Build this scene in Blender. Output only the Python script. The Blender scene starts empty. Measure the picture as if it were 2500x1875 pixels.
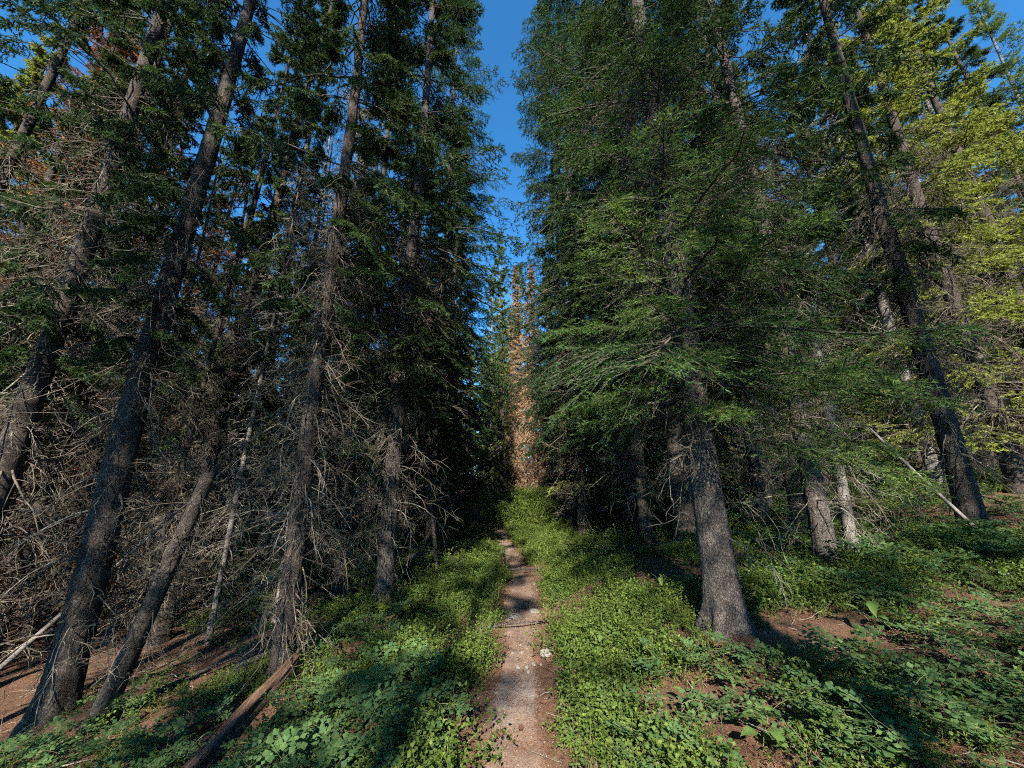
import bpy, math, random
import numpy as np
from mathutils import Vector

rad = math.radians
sc = bpy.context.scene

# ------------------------------------------------------------------ camera, sky, sun, exposure
SUN_EL, SUN_AZ = 32.0, -5.0          # sun behind the camera, a touch to one side
cam_d = bpy.data.cameras.new('camera')
cam = bpy.data.objects.new('camera', cam_d)
sc.collection.objects.link(cam)
cam_d.sensor_width = 36.0
cam_d.lens = 13.26
cam_d.clip_start = 0.05
cam_d.clip_end = 2000
cam.location = (0, 0, 1.6)
cam.rotation_euler = (rad(90 + 15.5), 0, 0)
sc.camera = cam

w = bpy.data.worlds.new('World')
sc.world = w
w.use_nodes = True
wn = w.node_tree.nodes
sky = wn.new('ShaderNodeTexSky')
sky.sky_type = 'NISHITA'
sky.sun_disc = False
sky.sun_elevation = rad(SUN_EL)
sky.sun_rotation = rad(180 - SUN_AZ)
sky.altitude = 2200
sky.air_density = 1.0
sky.dust_density = 0.2
sky.ozone_density = 2.0
tint = wn.new('ShaderNodeMix'); tint.data_type = 'RGBA'; tint.blend_type = 'MULTIPLY'
tint.inputs[0].default_value = 1.0
tint.inputs[7].default_value = (.54, 1.58, 2.06, 1)      # deep mountain blue, the same over the whole sky
w.node_tree.links.new(sky.outputs[0], tint.inputs[6])
w.node_tree.links.new(tint.outputs[2], wn['Background'].inputs[0])
wn['Background'].inputs[1].default_value = 0.050

sun_d = bpy.data.lights.new('sun', 'SUN')
sun_d.energy = 5.0
sun_d.angle = rad(0.53)
sun_d.color = (1.0, 0.93, 0.82)
sun = bpy.data.objects.new('sun', sun_d)
sc.collection.objects.link(sun)
sun.rotation_euler = (rad(90 - SUN_EL), 0, rad(SUN_AZ))
sun.location = (0, -40, 40)

sc.view_settings.view_transform = 'Standard'
sc.view_settings.look = 'None'
sc.view_settings.gamma = 1.0
sc.view_settings.exposure = 1.88
cy = sc.cycles
cy.max_bounces = 6
cy.diffuse_bounces = 1
cy.glossy_bounces = 2
cy.transmission_bounces = 4
cy.transparent_max_bounces = 4
cy.sample_clamp_indirect = 4.0
cy.caustics_reflective = False
cy.caustics_refractive = False
cy.use_adaptive_sampling = True
cy.adaptive_threshold = 0.02
cy.adaptive_min_samples = 12
cy.use_denoising = False
cy.filter_width = 1.1
sc.render.filter_size = 1.1
sc.render.use_persistent_data = False

# ------------------------------------------------------------------ small maths
def nrm(v):
    return v / (np.linalg.norm(v, axis=-1, keepdims=True) + 1e-9)

PATH = np.array([[-60, 12], [-30, 4.5], [-10, 1.0], [-4, .15], [0, 0], [2.8, -.02], [4.5, .09], [7.7, .16], [11.8, -.19],
                 [19.4, -.76], [24, -1.2], [28, -1.9], [34, -3.6], [42, -7.5], [70, -24]])
_ys = np.linspace(-60, 70, 1301)
_xs = np.interp(_ys, PATH[:, 0], PATH[:, 1])
_k = np.exp(-np.linspace(-2, 2, 21) ** 2); _k /= _k.sum()
_xs2 = np.convolve(np.pad(_xs, 10, mode='edge'), _k, mode='valid')
def path_x(y):
    return np.interp(y, _ys, _xs2)

_rn = np.random.default_rng(5)
_NW = [(_rn.uniform(0, 6.28), f, a, _rn.uniform(0, 6.28)) for f, a in
       ((.35, .10), (.55, .08), (.9, .05), (1.4, .035), (2.3, .022), (3.9, .014), (6.5, .009), (11, .005))]
def lumps(x, y):
    s = 0
    for th, f, a, ph in _NW:
        u = x * math.cos(th) + y * math.sin(th)
        v = -x * math.sin(th) + y * math.cos(th)
        s = s + a * np.sin(u * f + ph + 1.3 * np.sin(v * f * .7 + ph * 2))
    return s

MOUNDS = [(1.93, 3.84, .7, .07), (2.4, 3.45, .55, .05), (-1.94, 6.36, .6, .08), (-2.45, 4.69, .5, .06),
          (1.0, 21.8, 2.6, .45), (-4.92, 4.86, .8, .12), (7.03, 6.11, .8, .1)]
def ground_h(x, y):
    x = np.asarray(x, float); y = np.asarray(y, float)
    q = x - path_x(y)
    a = np.maximum(q - .45, 0); b = np.maximum(-q - .7, 0)
    r = .16 * np.minimum(a, 20) + .06 * np.maximum(a - 20, 0)
    l = -.2 * np.minimum(b, 10) - .08 * np.maximum(b - 10, 0)
    t = np.clip((y - 16) / 14, 0, 1)
    off = np.clip((np.abs(q) - .2) / .9, 0, 1)
    h = r + l + .45 * t * t * (3 - 2 * t) + lumps(x, y) * (.22 + .78 * off)
    h = h - .055 * np.exp(-(q / .30) ** 2)
    for mx, my, mr, mh in MOUNDS:
        h = h + mh * np.exp(-((x - mx) ** 2 + (y - my) ** 2) / mr ** 2)
    return h
def gz(x, y):
    return float(ground_h(x, y))

def fbm2(x, y, seed, f0=1.0, octv=4):
    r = np.random.default_rng(seed); s = 0; a = 1; f = f0
    for _ in range(octv):
        th = r.uniform(0, 6.28); ph = r.uniform(0, 6.28, 3)
        u = x * math.cos(th) + y * math.sin(th); v = -x * math.sin(th) + y * math.cos(th)
        s = s + a * np.sin(u * f + ph[0] + 1.7 * np.sin(v * f * .8 + ph[1])) * np.cos(v * f * .9 + ph[2])
        a *= .6; f *= 1.9
    return s

# ------------------------------------------------------------------ mesh helpers
def build_mesh(name, parts, mats, smooth=False):
    """parts: list of (verts (N,3), faces (M,k), material slot)"""
    vs, loops, starts, tots, mi = [], [], [], [], []
    vo = lo = 0
    for v, f, m in parts:
        if len(f) == 0:
            continue
        k = f.shape[1]
        vs.append(v); loops.append((f + vo).ravel())
        starts.append(lo + np.arange(len(f)) * k); tots.append(np.full(len(f), k)); mi.append(np.full(len(f), m))
        vo += len(v); lo += f.size
    V = np.concatenate(vs).astype(np.float32); L = np.concatenate(loops).astype(np.int32)
    S = np.concatenate(starts).astype(np.int32); T = np.concatenate(tots).astype(np.int32); MI = np.concatenate(mi).astype(np.int32)
    me = bpy.data.meshes.new(name)
    me.vertices.add(len(V)); me.vertices.foreach_set('co', V.ravel())
    me.loops.add(len(L)); me.loops.foreach_set('vertex_index', L)
    me.polygons.add(len(S)); me.polygons.foreach_set('loop_start', S); me.polygons.foreach_set('loop_total', T)
    me.polygons.foreach_set('material_index', MI)
    if smooth:
        me.polygons.foreach_set('use_smooth', np.ones(len(S), bool))
    for m in mats:
        me.materials.append(m)
    me.update(calc_edges=True)
    return me

def tubes(P, r, sides=3):
    N, K, _ = P.shape
    t = np.gradient(P, axis=1); t = nrm(t)
    ref = np.where(np.abs(t[:, :1, 2:3]) > .8, np.array([1., 0, 0]), np.array([0, 0, 1.]))
    ref = np.broadcast_to(ref, t.shape)
    u = nrm(np.cross(t, ref)); v = np.cross(t, u)
    a = np.arange(sides) / sides * 2 * math.pi
    ring = P[:, :, None] + r[:, :, None, None] * (np.cos(a)[None, None, :, None] * u[:, :, None] + np.sin(a)[None, None, :, None] * v[:, :, None])
    verts = ring.reshape(-1, 3)
    idx = np.arange(N * K * sides).reshape(N, K, sides)
    nx = np.roll(idx, -1, axis=2)
    f = np.stack([idx[:, :-1], nx[:, :-1], nx[:, 1:], idx[:, 1:]], -1).reshape(-1, 4)
    return verts, f

def needles(rng, A, B, n, length, width, phi=(35, 65), up=.15):
    M = len(A)
    if M == 0:
        return np.zeros((0, 3)), np.zeros((0, 3), int)
    A = np.repeat(A, n, 0); B = np.repeat(B, n, 0)
    t = ((np.tile(np.arange(n), M) + rng.random(M * n)) / n)[:, None]
    base = A + (B - A) * t
    ax = nrm(B - A)
    rv = rng.normal(size=ax.shape); perp = nrm(np.cross(ax, rv))
    ph = np.radians(rng.uniform(phi[0], phi[1], (M * n, 1)))
    d = ax * np.cos(ph) + perp * np.sin(ph)
    d[:, 2] += up
    d = nrm(d)
    side = nrm(np.cross(d, rng.normal(size=d.shape))) * (width * .5)
    tip = base + d * (length * rng.uniform(.7, 1.2, (M * n, 1)))
    v = np.stack([base - side, base + side, tip], 1).reshape(-1, 3)
    return v, np.arange(len(v)).reshape(-1, 3)

def walk(rng, p0, d0, L, K, sig, grav):
    """random-walk curves; L (N,), p0,d0 (N,3)"""
    N = len(p0); P = np.zeros((N, K, 3)); P[:, 0] = p0; d = nrm(d0)
    st = (L / (K - 1))[:, None]
    for k in range(1, K):
        g = grav(k / (K - 1)) if callable(grav) else grav
        d = nrm(d + rng.normal(size=(N, 3)) * sig + np.array([0, 0, g]))
        P[:, k] = P[:, k - 1] + d * st
    return P

def lerp_path(P, t):
    """P (N,K,3), t (N,S) -> points, tangents (N,S,3)"""
    K = P.shape[1]
    f = np.clip(t, 0, .9999) * (K - 1); i = f.astype(int); fr = (f - i)[..., None]
    n = np.arange(len(P))[:, None]
    a = P[n, i]; b = P[n, i + 1]
    return a + (b - a) * fr, nrm(b - a)

# ------------------------------------------------------------------ materials
def new_mat(name):
    m = bpy.data.materials.new(name); m.use_nodes = True
    nt = m.node_tree; nt.nodes.clear()
    out = nt.nodes.new('ShaderNodeOutputMaterial')
    return m, nt, out
def node(nt, typ, **kw):
    n = nt.nodes.new(typ)
    for k, v in kw.items():
        setattr(n, k, v)
    return n
def ramp(nt, fac, stops):
    r = nt.nodes.new('ShaderNodeValToRGB')
    cr = r.color_ramp
    while len(cr.elements) < len(stops):
        cr.elements.new(.5)
    for e, (p, c) in zip(cr.elements, stops):
        e.position = p; e.color = (*c, 1)
    nt.links.new(fac, r.inputs[0])
    return r.outputs[0]
def mixc(nt, fac, a, b, bt='MIX'):
    n = nt.nodes.new('ShaderNodeMix'); n.data_type = 'RGBA'; n.blend_type = bt
    for s, val in ((n.inputs[0], fac), (n.inputs[6], a), (n.inputs[7], b)):
        if hasattr(val, 'is_linked'):
            nt.links.new(val, s)
        elif isinstance(val, (int, float)):
            s.default_value = val
        else:
            s.default_value = (*val, 1)
    return n.outputs[2]
def noise(nt, vec, scale, detail=3, rough=.6, dist=0):
    n = nt.nodes.new('ShaderNodeTexNoise')
    n.inputs['Scale'].default_value = scale; n.inputs['Detail'].default_value = detail
    n.inputs['Roughness'].default_value = rough; n.inputs['Distortion'].default_value = dist
    if vec is not None:
        nt.links.new(vec, n.inputs['Vector'])
    return n.outputs[0]
def coords(nt, kind='Object', scale=None):
    c = nt.nodes.new('ShaderNodeTexCoord')
    if scale is None:
        return c.outputs[kind]
    mp = nt.nodes.new('ShaderNodeMapping'); mp.inputs['Scale'].default_value = scale
    nt.links.new(c.outputs[kind], mp.inputs[0])
    return mp.outputs[0]
def bump(nt, h, strength, dist):
    b = nt.nodes.new('ShaderNodeBump'); b.inputs['Strength'].default_value = strength; b.inputs['Distance'].default_value = dist
    nt.links.new(h, b.inputs['Height'])
    return b.outputs[0]

def leaf_mat(name, c1, c2, c3, trans=.35, rough=.55, nscale=1.2, spec=.14, tcol=None):
    m, nt, out = new_mat(name)
    geo = node(nt, 'ShaderNodeNewGeometry'); oi = node(nt, 'ShaderNodeObjectInfo')
    n = noise(nt, geo.outputs['Position'], nscale, 3, .65)
    a = node(nt, 'ShaderNodeMath', operation='MULTIPLY_ADD')
    nt.links.new(geo.outputs['Random Per Island'], a.inputs[0]); a.inputs[1].default_value = .45
    b = node(nt, 'ShaderNodeMath', operation='MULTIPLY_ADD')
    nt.links.new(oi.outputs['Random'], b.inputs[0]); b.inputs[1].default_value = .25
    nt.links.new(b.outputs[0], a.inputs[2])
    s = node(nt, 'ShaderNodeMath', operation='MULTIPLY_ADD')
    nt.links.new(n, s.inputs[0]); s.inputs[1].default_value = .7
    nt.links.new(s.outputs[0], b.inputs[2]); s.inputs[2].default_value = -.2
    col = ramp(nt, a.outputs[0], [(.1, c1), (.5, c2), (.95, c3)])
    p = node(nt, 'ShaderNodeBsdfPrincipled')
    nt.links.new(col, p.inputs['Base Color']); p.inputs['Roughness'].default_value = rough
    p.inputs['Specular IOR Level'].default_value = spec
    t = node(nt, 'ShaderNodeBsdfTranslucent')
    tc = mixc(nt, 1.0, col, tcol or (1.3, 1.25, .6), 'MULTIPLY')
    nt.links.new(tc, t.inputs[0])
    mx = node(nt, 'ShaderNodeMixShader'); mx.inputs[0].default_value = trans
    nt.links.new(p.outputs[0], mx.inputs[1]); nt.links.new(t.outputs[0], mx.inputs[2])
    nt.links.new(mx.outputs[0], out.inputs[0])
    return m

def bark_mat(name, dark, mid, light, scale=1.0, lichen=.35, bstr=.7):
    m, nt, out = new_mat(name)
    co = coords(nt, 'Object')
    oi = node(nt, 'ShaderNodeObjectInfo')
    mp = node(nt, 'ShaderNodeMapping'); mp.inputs['Scale'].default_value = (1, 1, .62)
    nt.links.new(co, mp.inputs[0])
    wob = noise(nt, co, 26 * scale, 3)
    vadd = node(nt, 'ShaderNodeVectorMath', operation='MULTIPLY_ADD')
    nt.links.new(wob, vadd.inputs[0]); vadd.inputs[1].default_value = (.045, .045, .045); nt.links.new(mp.outputs[0], vadd.inputs[2])
    vo = node(nt, 'ShaderNodeTexVoronoi', feature='DISTANCE_TO_EDGE'); vo.inputs['Scale'].default_value = 58 * scale
    nt.links.new(vadd.outputs[0], vo.inputs['Vector'])
    vc = node(nt, 'ShaderNodeTexVoronoi', feature='F1'); vc.inputs['Scale'].default_value = 58 * scale
    nt.links.new(vadd.outputs[0], vc.inputs['Vector'])
    n1 = noise(nt, co, 60 * scale, 4, .7); n2 = noise(nt, co, 3.1, 4, .65); n3 = noise(nt, co, 14, 4, .7)
    cellr = node(nt, 'ShaderNodeSeparateColor'); nt.links.new(vc.outputs['Color'], cellr.inputs[0])
    base = ramp(nt, n2, [(.3, dark), (.52, mid), (.72, light)])
    base = mixc(nt, .45, base, ramp(nt, cellr.outputs[0], [(0, dark), (.5, mid), (1, light)]))
    base = mixc(nt, .35, base, ramp(nt, n1, [(.3, dark), (.7, light)]))
    ck = node(nt, 'ShaderNodeMath', operation='MULTIPLY_ADD'); nt.links.new(n1, ck.inputs[0]); ck.inputs[1].default_value = .22; nt.links.new(vo.outputs['Distance'], ck.inputs[2])
    crack = ramp(nt, ck.outputs[0], [(.09, (0, 0, 0)), (.26, (1, 1, 1))])
    base = mixc(nt, crack, tuple(c * .6 for c in dark), base)
    lf = ramp(nt, n3, [(.58, (0, 0, 0)), (.68, (lichen,) * 3)])
    base = mixc(nt, lf, base, (.24, .25, .17))
    p = node(nt, 'ShaderNodeBsdfPrincipled'); p.inputs['Roughness'].default_value = .9; p.inputs['Specular IOR Level'].default_value = .15
    nt.links.new(base, p.inputs['Base Color'])
    hh = mixc(nt, .35, crack, n1)
    nt.links.new(bump(nt, hh, bstr, .012), p.inputs['Normal'])
    nt.links.new(p.outputs[0], out.inputs[0])
    return m

def twig_mat(name, a, b, c, lich=(.30, .32, .18)):
    m, nt, out = new_mat(name)
    geo = node(nt, 'ShaderNodeNewGeometry')
    n1 = noise(nt, geo.outputs['Position'], 2.2, 3, .6); n2 = noise(nt, geo.outputs['Position'], 23, 3, .7)
    base = ramp(nt, n1, [(.3, a), (.5, b), (.7, c)])
    base = mixc(nt, ramp(nt, n2, [(.52, (0, 0, 0)), (.66, (.7, .7, .7))]), base, lich)
    p = node(nt, 'ShaderNodeBsdfPrincipled'); p.inputs['Roughness'].default_value = .85; p.inputs['Specular IOR Level'].default_value = .2
    nt.links.new(base, p.inputs['Base Color'])
    nt.links.new(p.outputs[0], out.inputs[0])
    return m

M_SPRUCE = leaf_mat('spruce_needles', (0.0125, 0.0296, 0.0125), (0.0281, 0.0546, 0.0172), (0.0686, 0.0975, 0.0234), .32)
M_TIP = leaf_mat('sunlit_new_growth_needles', (.028, .070, .020), (.075, .135, .032), (.165, .215, .050), .38)  # yellow-green new growth, made lighter so the low boughs look sunlit
M_BOUGH = leaf_mat('bough_needles', (0.0112, 0.0352, 0.0120), (0.0272, 0.0672, 0.0176), (0.0784, 0.1216, 0.0272), .32)
M_BLUE = leaf_mat('blue_spruce_needles', (0.0125, 0.0328, 0.0156), (0.0265, 0.0593, 0.0226), (0.0577, 0.0975, 0.0296), .30)
M_PINE = leaf_mat('pine_needles', (.040, .080, .022), (.085, .130, .032), (.150, .190, .045), .36)
M_LIME = leaf_mat('sunlit_tint_spruce_needles', (.10, .135, .030), (.190, .220, .048), (.290, .300, .075), .42)  # spruce green lightened to yellow-green: sunlight put into the colour
M_RUST = leaf_mat('rust_needles', (.11, .045, .022), (.21, .085, .036), (.30, .15, .07), .25, tcol=(1.2, 1, .8))
M_BROWN = leaf_mat('brown_needles', (.19, .11, .065), (.31, .19, .11), (.40, .29, .17), .25, tcol=(1.1, 1, .8))
M_BARK = bark_mat('spruce_bark', (0.0240, 0.0184, 0.0152), (0.0528, 0.0416, 0.0344), (0.1040, 0.0856, 0.0720))
M_BARK_PALE = bark_mat('pale_bark', (.075, .066, .058), (.150, .134, .118), (.26, .24, .21), .8, .3, .5)
M_BARK_GREY = bark_mat('grey_bark', (0.0336, 0.0272, 0.0240), (0.0760, 0.0624, 0.0552), (0.1400, 0.1184, 0.1040), 1.0, .3, .8)
M_TWIG = twig_mat('dead_twig', (0.0357, 0.0263, 0.0213), (0.0723, 0.0561, 0.0442), (0.1360, 0.1122, 0.0884), (.21, .215, .12))
M_TWIG2 = twig_mat('bleached_twig', (.08, .064, .052), (.145, .124, .104), (.25, .225, .19))
M_BRANCH = twig_mat('branch_bark', (0.0280, 0.0216, 0.0176), (0.0496, 0.0384, 0.0304), (0.0760, 0.0624, 0.0496), (.11, .115, .07))
M_WHORT = leaf_mat('whortleberry_leaf', (.038, .072, .016), (.082, .130, .025), (.175, .212, .042), .38, .5, 2.6)
M_RUE = leaf_mat('meadow_rue_leaf', (.042, .085, .034), (.070, .130, .046), (.125, .185, .060), .36, .4, 1.6, tcol=(1.2, 1.25, .6))
M_ARNICA = leaf_mat('arnica_leaf', (.060, .110, .030), (.095, .155, .042), (.160, .205, .065), .40, .4, 2.0)
M_GRASS = leaf_mat('grass_blade', (.075, .12, .03), (.14, .175, .045), (.24, .23, .10), .35)
M_STEM = twig_mat('plant_stem', (.09, .11, .04), (.13, .15, .055), (.17, .17, .07), (.16, .15, .07))

def ground_mat():
    m, nt, out = new_mat('forest_litter')
    geo = node(nt, 'ShaderNodeNewGeometry'); P = geo.outputs['Position']
    n1 = noise(nt, P, 1.1, 5, .65); n2 = noise(nt, P, 9, 5, .7); n3 = noise(nt, P, 75, 3, .75, 1.0); n4 = noise(nt, P, 3.5, 4, .6)
    a = ramp(nt, n2, [(.28, (.030, .021, .016)), (.48, (.085, .050, .034)), (.68, (.185, .108, .068))])
    b = ramp(nt, n3, [(.3, (.030, .019, .013)), (.5, (.12, .062, .038)), (.72, (.30, .185, .12))])
    c = mixc(nt, .5, a, b)
    c = mixc(nt, ramp(nt, n1, [(.42, (0, 0, 0)), (.62, (.7, .7, .7))]), c, mixc(nt, .55, c, (.090, .052, .036)))
    c = mixc(nt, ramp(nt, n4, [(.6, (0, 0, 0)), (.72, (.55, .55, .55))]), c, (.055, .062, .022))
    p = node(nt, 'ShaderNodeBsdfPrincipled'); p.inputs['Roughness'].default_value = .95; p.inputs['Specular IOR Level'].default_value = .1
    nt.links.new(c, p.inputs['Base Color'])
    hh = mixc(nt, .5, n2, n3)
    nt.links.new(bump(nt, hh, .9, .03), p.inputs['Normal'])
    nt.links.new(p.outputs[0], out.inputs[0])
    return m
def path_mat():
    m, nt, out = new_mat('trodden_dust')
    geo = node(nt, 'ShaderNodeNewGeometry'); P = geo.outputs['Position']
    n1 = noise(nt, P, 2.6, 5, .65); n2 = noise(nt, P, 17, 5, .7); n3 = noise(nt, P, 110, 3, .75, .6)
    a = ramp(nt, n2, [(.3, (.070, .047, .035)), (.5, (.14, .098, .073)), (.7, (.225, .167, .128))])
    b = ramp(nt, n3, [(.32, (.075, .046, .034)), (.5, (.20, .132, .098)), (.68, (.38, .28, .22))])
    c = mixc(nt, .5, a, b)
    c = mixc(nt, ramp(nt, n1, [(.52, (0, 0, 0)), (.68, (.6, .6, .6))]), c, mixc(nt, n3, (.11, .058, .036), (.24, .125, .08)))
    # pale ash-grey patch on the tread, near the camera
    mp = node(nt, 'ShaderNodeMapping'); mp.inputs['Location'].default_value = (-.05, -3.7, 0)
    nt.links.new(P, mp.inputs[0])
    ln = node(nt, 'ShaderNodeVectorMath', operation='LENGTH'); nt.links.new(mp.outputs[0], ln.inputs[0])
    ad = node(nt, 'ShaderNodeMath', operation='MULTIPLY_ADD'); nt.links.new(n1, ad.inputs[0]); ad.inputs[1].default_value = .9
    nt.links.new(ln.outputs['Value'], ad.inputs[2])
    fac = ramp(nt, ad.outputs[0], [(.55, (.55, .55, .55)), (.85, (0, 0, 0))])
    c = mixc(nt, fac, c, ramp(nt, n3, [(.3, (.15, .135, .125)), (.55, (.30, .275, .255)), (.75, (.46, .42, .39))]))
    ea = node(nt, 'ShaderNodeAttribute', attribute_name='edge')
    em = node(nt, 'ShaderNodeMath', operation='MULTIPLY_ADD'); nt.links.new(n2, em.inputs[0]); em.inputs[1].default_value = .9
    nt.links.new(ea.outputs['Fac'], em.inputs[2])
    lit = mixc(nt, .5, ramp(nt, n2, [(.28, (.030, .021, .016)), (.48, (.085, .050, .034)), (.68, (.185, .108, .068))]), ramp(nt, n3, [(.3, (.030, .019, .013)), (.5, (.12, .062, .038)), (.72, (.30, .185, .12))]))
    c = mixc(nt, ramp(nt, em.outputs[0], [(.95, (0, 0, 0)), (1.35, (1, 1, 1))]), c, lit)
    p = node(nt, 'ShaderNodeBsdfPrincipled'); p.inputs['Roughness'].default_value = .95; p.inputs['Specular IOR Level'].default_value = .1
    nt.links.new(c, p.inputs['Base Color'])
    nt.links.new(bump(nt, mixc(nt, .5, n2, n3), .7, .02), p.inputs['Normal'])
    nt.links.new(p.outputs[0], out.inputs[0])
    return m
def wood_mat(name, c1, c2, c3, axis_scale=(1.2, 26, 26)):
    m, nt, out = new_mat(name)
    co = coords(nt, 'Object', axis_scale); co2 = coords(nt, 'Object')
    n1 = noise(nt, co, 2.2, 5, .7, .4); n2 = noise(nt, co2, 6, 4, .65)
    c = ramp(nt, n1, [(.3, c1), (.5, c2), (.7, c3)])
    c = mixc(nt, ramp(nt, n2, [(.5, (0, 0, 0)), (.7, (.6, .6, .6))]), c, c1)
    p = node(nt, 'ShaderNodeBsdfPrincipled'); p.inputs['Roughness'].default_value = .9; p.inputs['Specular IOR Level'].default_value = .15
    nt.links.new(c, p.inputs['Base Color']); nt.links.new(bump(nt, n1, .9, .015), p.inputs['Normal'])
    nt.links.new(p.outputs[0], out.inputs[0])
    return m
def rock_mat():
    m, nt, out = new_mat('granite')
    co = coords(nt, 'Object'); n1 = noise(nt, co, 12, 5, .7); n2 = noise(nt, co, 90, 3, .7); n3 = noise(nt, co, 5, 4, .6)
    c = ramp(nt, n1, [(.3, (.08, .07, .062)), (.55, (.16, .14, .125)), (.75, (.25, .225, .20))])
    c = mixc(nt, .35, c, ramp(nt, n2, [(.35, (.08, .07, .065)), (.7, (.28, .26, .24))]))
    c = mixc(nt, ramp(nt, n3, [(.58, (0, 0, 0)), (.7, (.6, .6, .6))]), c, (.10, .12, .06))
    p = node(nt, 'ShaderNodeBsdfPrincipled'); p.inputs['Roughness'].default_value = .85; p.inputs['Specular IOR Level'].default_value = .2
    nt.links.new(c, p.inputs['Base Color']); nt.links.new(bump(nt, n1, .6, .02), p.inputs['Normal'])
    nt.links.new(p.outputs[0], out.inputs[0])
    return m
def flat_mat(name, c1, c2, scale=30, rough=.8):
    m, nt, out = new_mat(name)
    n1 = noise(nt, coords(nt, 'Object'), scale, 4, .7)
    p = node(nt, 'ShaderNodeBsdfPrincipled'); p.inputs['Roughness'].default_value = rough; p.inputs['Specular IOR Level'].default_value = .2
    nt.links.new(ramp(nt, n1, [(.3, c1), (.7, c2)]), p.inputs['Base Color'])
    nt.links.new(bump(nt, n1, .5, .01), p.inputs['Normal'])
    nt.links.new(p.outputs[0], out.inputs[0])
    return m
M_GROUND = ground_mat(); M_PATH = path_mat()
M_LOG = wood_mat('weathered_wood', (.035, .025, .019), (.12, .070, .045), (.26, .165, .105), (.9, 34, 34))
M_ROT = wood_mat('rotten_wood', (.055, .026, .018), (.16, .068, .038), (.28, .13, .075))
M_GREYWOOD = wood_mat('grey_log_wood', (.07, .060, .052), (.15, .133, .117), (.25, .228, .20))
M_ROCK = rock_mat()
M_CONE = flat_mat('cone_scale', (.045, .022, .014), (.12, .058, .036), 60)
M_REDSTONE = flat_mat('red_stone', (.15, .07, .045), (.30, .16, .10), 14)
M_LITTER = leaf_mat('fallen_needles', (.10, .045, .026), (.22, .115, .065), (.38, .25, .16), .1, tcol=(1, 1, 1))

# ------------------------------------------------------------------ object helpers
COL = sc.collection
def obj(name, me, parent=None, loc=(0, 0, 0), rot=(0, 0, 0), scale=(1, 1, 1)):
    o = bpy.data.objects.new(name, me); COL.objects.link(o)
    o.parent = parent; o.location = loc; o.rotation_euler = rot; o.scale = scale
    return o
def tag(o, label=None, cat=None, group=None, kind=None):
    if label: o['label'] = label
    if cat: o['category'] = cat
    if group: o['group'] = group
    if kind: o['kind'] = kind
    return o

# ------------------------------------------------------------------ terrain and path
def grid_sheet(xs, ys, zf):
    X, Y = np.meshgrid(xs, ys)
    V = np.stack([X, Y, zf(X, Y)], -1).reshape(-1, 3)
    n, m = X.shape
    i = np.arange(n * m).reshape(n, m)
    F = np.stack([i[:-1, :-1], i[:-1, 1:], i[1:, 1:], i[1:, :-1]], -1).reshape(-1, 4)
    return V, F
gx = np.concatenate([-np.geomspace(9, 420, 40)[::-1], np.arange(-8.9, 9, .11), np.geomspace(9, 420, 40)])
gy = np.concatenate([-np.geomspace(1, 420, 40)[::-1], [0, .6], np.arange(1.1, 12, .1), np.geomspace(12, 900, 110)])
V, F = grid_sheet(gx, gy, ground_h)
fine = fbm2(V[:, 0], V[:, 1], 31, 9, 4) * .008 * np.clip(1 - (np.abs(V[:, 0]) + V[:, 1] - 12) / 8, 0, 1)
V[:, 2] += fine
gnd = tag(obj('ground', build_mesh('ground', [(V, F, 0)], [M_GROUND], True)), kind='structure')

def path_sheet():
    ys = np.concatenate([np.arange(-12, 14, .06), np.geomspace(14, 46, 120)])
    us = np.linspace(-1, 1, 25)
    hw = .33 + .05 * np.sin(ys * 1.3 + .5) + .035 * np.sin(ys * 3.7) + .02 * np.sin(ys * 9.1)
    hw = hw + np.interp(ys, [2.5, 3.2, 4, 6, 9, 20], [.03, .03, -.02, .02, .05, .0])
    eL = .05 * np.sin(ys * 2.2 + 1) + .03 * np.sin(ys * 6.3); eR = .05 * np.sin(ys * 1.9 + 2.4) + .03 * np.sin(ys * 5.1)
    X = path_x(ys)[:, None] + np.where(us < 0, us * (hw + eL)[:, None], us * (hw + eR)[:, None])
    Y = np.broadcast_to(ys[:, None], X.shape)
    Z = ground_h(X, Y) + fbm2(X, Y, 31, 9, 4) * .008 + .012 + fbm2(X, Y, 8, 14, 4) * .008
    Z = Z - .03 * (np.abs(us) ** 6)[None]
    n, m = X.shape
    V = np.stack([X, Y, Z], -1).reshape(-1, 3); i = np.arange(n * m).reshape(n, m)
    F = np.stack([i[:-1, :-1], i[:-1, 1:], i[1:, 1:], i[1:, :-1]], -1).reshape(-1, 4)
    return V, F, np.broadcast_to(np.abs(us)[None], X.shape).ravel()
V, F, E_ = path_sheet()
pm = build_mesh('path', [(V, F, 0)], [M_PATH], True)
at_ = pm.attributes.new('edge', 'FLOAT', 'POINT'); at_.data.foreach_set('value', E_.astype(np.float32))
tag(obj('path', pm), kind='structure')

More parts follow.
